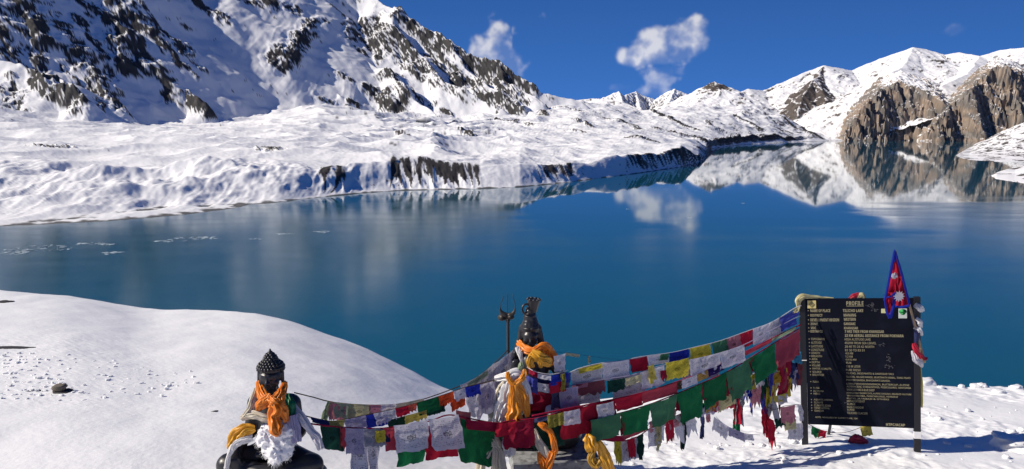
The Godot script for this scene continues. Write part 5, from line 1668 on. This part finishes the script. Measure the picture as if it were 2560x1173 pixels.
	for k in 5:
		dia.append(Vector3(0.036 * sin(TAU * k / 4.0), 0.042 * cos(TAU * k / 4.0), 0.004))
	part("emblem_outline", tube(dia, PackedFloat32Array([0.003]), 5), mat(Color(0.12, 0.10, 0.04), 0.8), em)
	for k in 4:
		var w: float = [0.018, 0.036, 0.036, 0.02][k]
		part("emblem_line", tube(PackedVector3Array([Vector3(-w, 0.02 - 0.014 * k, 0.004), Vector3(w, 0.02 - 0.014 * k, 0.004)]), PackedFloat32Array([0.0022]), 5), mat(Color(0.12, 0.10, 0.04), 0.8), em)
	var sa: Vector2 = U.call(2259, 785)
	var stk := part("sticker", box_mesh(Vector3(0.105, 0.135, 0.004), 0.001), mat(Color(0.55, 0.60, 0.58), 0.6), o)
	stk.position = Vector3(sa.x, sa.y, 0.0175)
	var gst := SurfaceTool.new()
	gst.begin(Mesh.PRIMITIVE_TRIANGLES)
	add_ball(gst, Vector3(0, 0.028, 0.003), Vector3(0.049, 0.034, 0.003), 20)
	add_ball(gst, Vector3(0, -0.005, 0.003), Vector3(0.03, 0.014, 0.003), 16)
	part("sticker_print", gst.commit(), mat(Color(0.02, 0.30, 0.07), 0.6), stk)
	var sb: Vector2 = U.call(2212, 779)
	part("sticker", box_mesh(Vector3(0.055, 0.06, 0.004), 0.001), mat(Color(0.60, 0.58, 0.30), 0.6), o).position = Vector3(sb.x, sb.y, 0.0175)
	# chalky smears on the paint
	var smear := mat(Color(0.045, 0.047, 0.06), 0.95)
	var g := RandomNumberGenerator.new()
	g.seed = 4
	for c in [[2182, 765, 10, 9, 26], [2190, 775, 9, 4, 14], [2208, 862, 16, 4, 14], [2225, 895, 7, 12, 16], [2224, 915, 12, 6, 16], [2120, 1010, 20, 6, 8]]:
		var st := SurfaceTool.new()
		st.begin(Mesh.PRIMITIVE_TRIANGLES)
		for k in c[4]:
			var a: Vector2 = U.call(c[0] + g.randfn() * c[2] * 0.5, c[1] + g.randfn() * c[3] * 0.5)
			add_ball(st, Vector3(a.x, a.y, 0.0152), Vector3(g.randf_range(0.004, 0.014), g.randf_range(0.003, 0.012), 0.001), 7)
		part("chalk_smear", st.commit(), smear, o)
	# national flag on a bamboo pole tied to the right post
	var base := at(2311, 906, 9.93)
	var fo := thing("pennant_flag", "limp crimson pennant flag with blue border and white sun on a bamboo pole", "flag", base)
	var pole := PackedVector3Array()
	for q in along([2311, 906, 9.93, 2290, 820, 9.92, 2272, 755, 9.92, 2238, 627, 9.92]):
		pole.append(q - base)
	part("pole", tube(pole, PackedFloat32Array([0.024, 0.024, 0.022, 0.02, 0.018, 0.016]), 8), mat(Color(0.36, 0.25, 0.15), 0.7), fo)
	var P := func(px: float, py: float, d: float) -> Vector3: return at(px, py, d) - base
	var red := ink("crimson")
	part("upper_cloth", cloth(P.call(2236, 634, 9.90), P.call(2239, 634, 9.89), P.call(2215, 752, 9.88), P.call(2270, 745, 9.86), 0.06, 0.0, 901), ink("red"), fo)
	part("lower_cloth", cloth(P.call(2240, 690, 9.86), P.call(2256, 690, 9.85), P.call(2236, 764, 9.84), P.call(2273, 764, 9.84), 0.08, 0.0, 902), ink("red"), fo)
	part("hanging_tip", cloth(P.call(2214, 730, 9.87), P.call(2238, 730, 9.86), P.call(2216, 776, 9.86), P.call(2228, 792, 9.86), 0.12, 0.0, 903), ink("red"), fo)
	for e in [[2237, 628, 2224, 695, 2212, 752, 6.0], [2238, 628, 2256, 690, 2274, 762, 5.0], [2212, 748, 2216, 775, 2224, 796, 6.0], [2236, 736, 2234, 765, 2226, 796, 7.0], [2236, 766, 2254, 768, 2275, 764, 5.0], [2212, 745, 2226, 742, 2238, 732, 4.0]]:
		part("blue_border", drape([e[0], e[1], 9.80, e[6] * 0.4, e[2], e[3], 9.77, e[6] * 0.6, e[4], e[5], 9.76, e[6] * 0.55], 910 + int(e[0]), 3, 0.3), ink("blue"), fo).position = -base
	part("blue_tip", drape([2237, 624, 9.9, 1.5, 2237, 640, 9.88, 5, 2238, 655, 9.87, 4], 931, 3, 0.6), ink("blue"), fo).position = -base
	var sun := SurfaceTool.new()
	sun.begin(Mesh.PRIMITIVE_TRIANGLES)
	for k in 12:
		var a := TAU * k / 12.0
		var c: Vector3 = P.call(2248, 741, 9.76)
		for v in [Vector3(0, 0, 0), Vector3(sin(a - 0.26) * 0.05, cos(a - 0.26) * 0.05, 0), Vector3(sin(a) * 0.078, cos(a) * 0.078, 0), Vector3(0, 0, 0), Vector3(sin(a) * 0.078, cos(a) * 0.078, 0), Vector3(sin(a + 0.26) * 0.05, cos(a + 0.26) * 0.05, 0)]:
			sun.add_vertex(c + v)
	sun.generate_normals()
	part("sun", sun.commit(), ink("snowy"), fo)
	part("moon", drape([2232, 684, 9.82, 4, 2236, 690, 9.81, 8, 2243, 688, 9.82, 5], 941, 3, 0.15), ink("white"), fo).position = -base
	# rags on the posts
	scarf("white_rag", "white rags knotted round the top of the right sign post", "rag", "snowy", [
		["knot", 0.0, [2288, 762, 9.95, 6, 2300, 768, 9.90, 9, 2306, 778, 9.92, 6]], ["tail", 0.4, [2290, 796, 9.92, 5, 2300, 806, 9.90, 7, 2302, 820, 9.92, 4]], ["tail", 0.6, [2286, 818, 9.94, 4, 2298, 824, 9.90, 6, 2306, 838, 9.92, 3]]])
	scarf("red_rag", "frayed red and white rag tied at the foot of the flag pole", "rag", "red", [
		["tail", 0.4, [2284, 858, 9.90, 4, 2292, 878, 9.88, 8, 2302, 894, 9.87, 7]], ["tail", 0.6, [2306, 892, 9.88, 4, 2314, 898, 9.87, 4, 2318, 894, 9.88, 2]]])
	scarf("white_rag", "torn white rag hanging under the red rag on the right sign post", "rag", "white", [
		["tail", 0.7, [2284, 876, 9.90, 5, 2290, 896, 9.88, 9, 2302, 908, 9.88, 8, 2306, 918, 9.90, 3]]])
	scarf("blue_rag", "dark blue rag wound round the right sign post behind the pole", "rag", "navy", [
		["wrap", 0.3, [2284, 790, 9.96, 6, 2294, 826, 9.92, 8, 2290, 860, 9.92, 5]]])
	scarf("yellow_cloth", "narrow yellow cloth hanging down behind the right sign post", "cloth", "yellow", [
		["tail", 0.4, [2300, 914, 10.05, 3, 2301, 960, 10.05, 6, 2302, 1018, 10.05, 5]]])
	scarf("yellow_cloth", "pale yellow cloth tied over the top of the left sign post", "cloth", "pale_yellow", [
		["knot", 0.0, [1996, 772, 10.42, 4, 1996, 752, 10.42, 8, 2006, 742, 10.40, 7, 2026, 742, 10.40, 4, 2056, 745, 10.40, 4, 2084, 746, 10.38, 2]]])
	scarf("red_cloth", "scrap of red and white cloth caught on the top edge of the board", "cloth", "red", [
		["fold", 0.0, [2122, 747, 10.28, 2, 2134, 741, 10.27, 6, 2146, 738, 10.26, 6, 2152, 742, 10.25, 4]]])
	scarf("white_cloth", "scrap of pale yellow cloth beside the red scrap on the board's top edge", "cloth", "pale_yellow", [
		["fold", 0.0, [2146, 746, 10.26, 4, 2154, 738, 10.24, 7, 2164, 747, 10.22, 2]]])
	flag_line("short line of scraps hanging low behind the board", [2020, 1060, 10.7, 2060, 1078, 10.7, 2110, 1082, 10.7, 2160, 1066, 10.6], 0.004, "brown", [
		["green", 2030, 2050, 22, -2, 0.2], ["red", 2048, 2068, 18, -4, 0.3], ["yellow", 2150, 2178, 24, 6, 0.1, 0.02, -2]])
	scarf("red_cloth", "faded red cloth lying crumpled on the snow under the board", "cloth", "crimson", [
		["fold", 0.2, [2122, 1106, 10.45, 4, 2140, 1098, 10.42, 12, 2160, 1104, 10.42, 9, 2170, 1112, 10.42, 3]]])

# ---------------------------------------------------------------- rocks, snow lumps, ice
var near_d := []
var near_h := []
var near_roll: FastNoiseLite

func on_snow(px: float, py: float) -> Vector3:
	var n: int = near_d[0].size()
	var c := int(clampf((px + 900.0) / 4300.0 * (n - 1), 0, n - 1))
	for k in range(1, 4):
		for q in 60:
			var d: float = lerpf(near_d[k][c], near_d[k + 1][c], q / 60.0)
			var p := at(px, py, d)
			if lerpf(near_h[k][c], near_h[k + 1][c], q / 60.0) + 0.05 * near_roll.get_noise_2d(p.x, p.z) >= p.y:
				return p
	return at(px, py, near_d[3][c])

func boulder(r: Vector3, sd: int, sharp := 0.35) -> ArrayMesh:
	var m := SphereMesh.new()
	m.radius = 1.0
	m.height = 2.0
	m.radial_segments = 18
	m.rings = 10
	var n := noise(sd, 1.1, 3)
	var ar := m.get_mesh_arrays()
	var v: PackedVector3Array = ar[Mesh.ARRAY_VERTEX]
	for i in v.size():
		var p := v[i]
		var k := 1.0 + sharp * n.get_noise_3d(p.x, p.y, p.z)
		p = Vector3(clampf(p.x * k, -0.85, 0.8), clampf(p.y * k, -0.7, 0.75), clampf(p.z * k, -0.8, 0.85))
		v[i] = p * r
	ar[Mesh.ARRAY_VERTEX] = v
	var am := ArrayMesh.new()
	am.add_surface_from_arrays(Mesh.PRIMITIVE_TRIANGLES, ar)
	var st := SurfaceTool.new()
	st.create_from(am, 0)
	st.generate_normals()
	return st.commit()

func little_things() -> void:
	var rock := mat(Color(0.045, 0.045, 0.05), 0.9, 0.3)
	var tan_rock := mat(Color(0.17, 0.15, 0.12), 0.9, 0.3)
	single("rock", boulder(Vector3(0.17, 0.055, 0.12), 1), rock, "flat dark rock in the snow, left of the pale topped rock", "rock", on_snow(90, 985))
	single("rock", boulder(Vector3(0.16, 0.055, 0.13), 2), rock, "dark lower rock of the stacked pair in the snow on the left", "rock", on_snow(156, 982))
	single("rock", boulder(Vector3(0.11, 0.05, 0.10), 3), tan_rock, "pale brown rock on top of the dark one in the snow on the left", "rock", on_snow(149, 981) + Vector3(0, 0.075, 0.0))
	single("rock", boulder(Vector3(0.62, 0.05, 0.10), 4), rock, "long dark slab standing in for the shaded edge of a snow step at the left edge", "rock", on_snow(22, 873))  # dark slab added to stand for the shade along a snow step
	single("rock", boulder(Vector3(0.30, 0.06, 0.16), 5), rock, "small dark rock on the snow crest at the left edge", "rock", on_snow(8, 757))
	var dark_strip := mat(Color(0.05, 0.045, 0.04), 0.9)
	var a := on_snow(522, 1033)
	var tw := PackedVector3Array()
	for q in [[522, 1034], [538, 1031], [556, 1031], [568, 1028], [576, 1030]]:
		tw.append(on_snow(q[0], q[1]) - a + Vector3(0, 0.012, 0))
	single("dark_strip", tube(tw, PackedFloat32Array([0.008, 0.014, 0.016, 0.013, 0.006]), 6), dark_strip, "thin dark strip lying in the snow left of the seated statue", "dark_strip", a)  # thin dark strip following the snow surface
	# lumps of snow along the right crest and thrown about
	var k := 10
	for q in [[2315, 962, 0.17, 0.12, "large rounded snow block on the crest right of the sign board"], [2352, 970, 0.06, 0.04, "small snow lump on the crest beside the large rounded block"], [2404, 968, 0.05, 0.05, "pointed snow lump on the crest, left of the pair of blocks"], [2440, 970, 0.09, 0.08, "left snow block of the pair on the crest near the right edge"], [2456, 970, 0.08, 0.09, "right snow block of the pair on the crest near the right edge"], [2497, 984, 0.10, 0.07, "snow block lying just below the crest near the right edge"], [2542, 972, 0.11, 0.07, "snow block at the right end of the crest"],
			[2548, 1118, 0.34, 0.16, "big snow heap at the right edge beside the dark shadow"], [2510, 1096, 0.09, 0.07, "snow clod above the dark shadow at the right"], [2530, 1082, 0.06, 0.05, "small snow clod above the dark shadow near the right edge"]]:
		k += 1
		single("snow_lump", boulder(Vector3(q[2] * 1.2, q[3], q[2]), k, 0.55), snow_m, q[4], "snow", on_snow(q[0], q[1]) + Vector3(0, q[3] * 0.2, 0))
	var lump := []
	for v in 5:
		lump.append(boulder(Vector3(1.0, 0.75, 0.9), 60 + v, 0.7))
	var g := RandomNumberGenerator.new()
	g.seed = 21
	for kind in 2:
		var places := []
		for i in ([160, 1300][kind]):
			var px: float = [g.randf_range(1500, 2560), g.randf_range(0, 520)][kind]
			var py: float = [g.randf_range(1000, 1165), lerpf(880.0, 1000.0, g.randf()) + px * 0.05][kind]
			if kind == 0 and i < 40:
				px = g.randf_range(1760, 2010)
				py = g.randf_range(1085, 1125)
			if kind == 1 and g.randf() < px / 700.0 + absf(py - 935.0 - px * 0.05) / 110.0:
				continue
			var q := 0.012 + 0.05 * pow(g.randf(), 3.0) if kind == 0 else 0.010 + 0.020 * g.randf()
			var sz := Vector3(q, q, q) if kind == 0 else Vector3(q * 1.6, q * 0.8, q)
			places.append(Transform3D(Basis(Vector3.UP, g.randf() * TAU) * Basis.from_scale(sz), on_snow(px, py) + Vector3(0, q * 0.45 + 0.012 * kind, 0)))
		var mm := MultiMesh.new()
		mm.transform_format = MultiMesh.TRANSFORM_3D
		mm.mesh = lump[kind]
		mm.instance_count = places.size()
		for i in places.size():
			mm.set_instance_transform(i, places[i])
		var mi := MultiMeshInstance3D.new()
		mi.name = ["snow_clods", "snow_crust"][kind]
		mi.multimesh = mm
		mi.material_override = snow_m
		add_child(mi, true)
		mi.set_meta("kind", "stuff")
		mi.set_meta("label", ["loose clods of snow on the trodden ground between the plinth and the sign", "broken crusty snow scattered over the slope left of the seated statue"][kind])
		mi.set_meta("category", "snow")
	# thin ice drifting on the lake
	var ice := mat(Color(0.42, 0.50, 0.55), 0.5, 0.5)
	var floes := []
	for v in 4:
		var cy := CylinderMesh.new()
		cy.top_radius = 1.0
		cy.bottom_radius = 1.05
		cy.height = 0.06
		cy.radial_segments = 5 + v
		cy.rings = 0
		floes.append(cy)
	var spot := 0
	for q in [[470, 597, 40, 3.0, "long pale ice strip on the lake below the left shore, longest one"], [410, 603, 22, 2.0, "pale ice strip on the lake, left end of the long strip"], [530, 594, 22, 2.2, "pale ice strip on the lake, right end of the long strip"], [712, 585, 20, 1.6, "thin ice strip on the lake, in the middle of the left half"], [806, 580, 24, 2.2, "thin ice strip on the lake farthest right of the long ones"], [640, 598, 16, 1.2, "faint ice strip on the lake right of the longest strip"], [240, 610, 50, 2.0, "broad faint ice sheet on the lake near the left edge"], [100, 622, 80, 5.0, "wide broken ice sheet on the lake at the left edge"], [30, 632, 40, 3.0, "ice sheet on the lake nearest to the left edge"], [285, 632, 24, 1.6, "faint ice patch on the lake below the broad sheet"], [1570, 523, 4, 1.2, "small ice fleck on the lake left of the cloud's reflection"], [1725, 545, 3, 1.0, "small ice fleck on the lake right of the cloud's reflection"], [1860, 509, 4, 1.0, "small ice fleck on the lake in the right half"]]:
		spot += 1
		var c := on_lake(q[0], q[1])
		var o := thing("ice_sheet", q[4], "ice", c)
		var w: float = q[2] / F * -c.z
		var dz: float = q[3] * 1.6
		for i in int(clampf(q[2] * 0.9, 3, 60)):
			var p := Vector3(g.randf_range(-1, 1) * w, 0.02 + 0.003 * i, 0)
			p.z = g.randfn() * dz * (1.0 - 0.6 * absf(p.x) / w) + 0.10 * p.x
			var f := part("floe", floes[i % 4], ice, o)
			var r := 0.25 + 0.9 * pow(g.randf(), 2.0)
			f.position = p
			f.rotation.y = g.randf() * TAU
			f.scale = Vector3(r * 1.8, 1, r * 0.7)
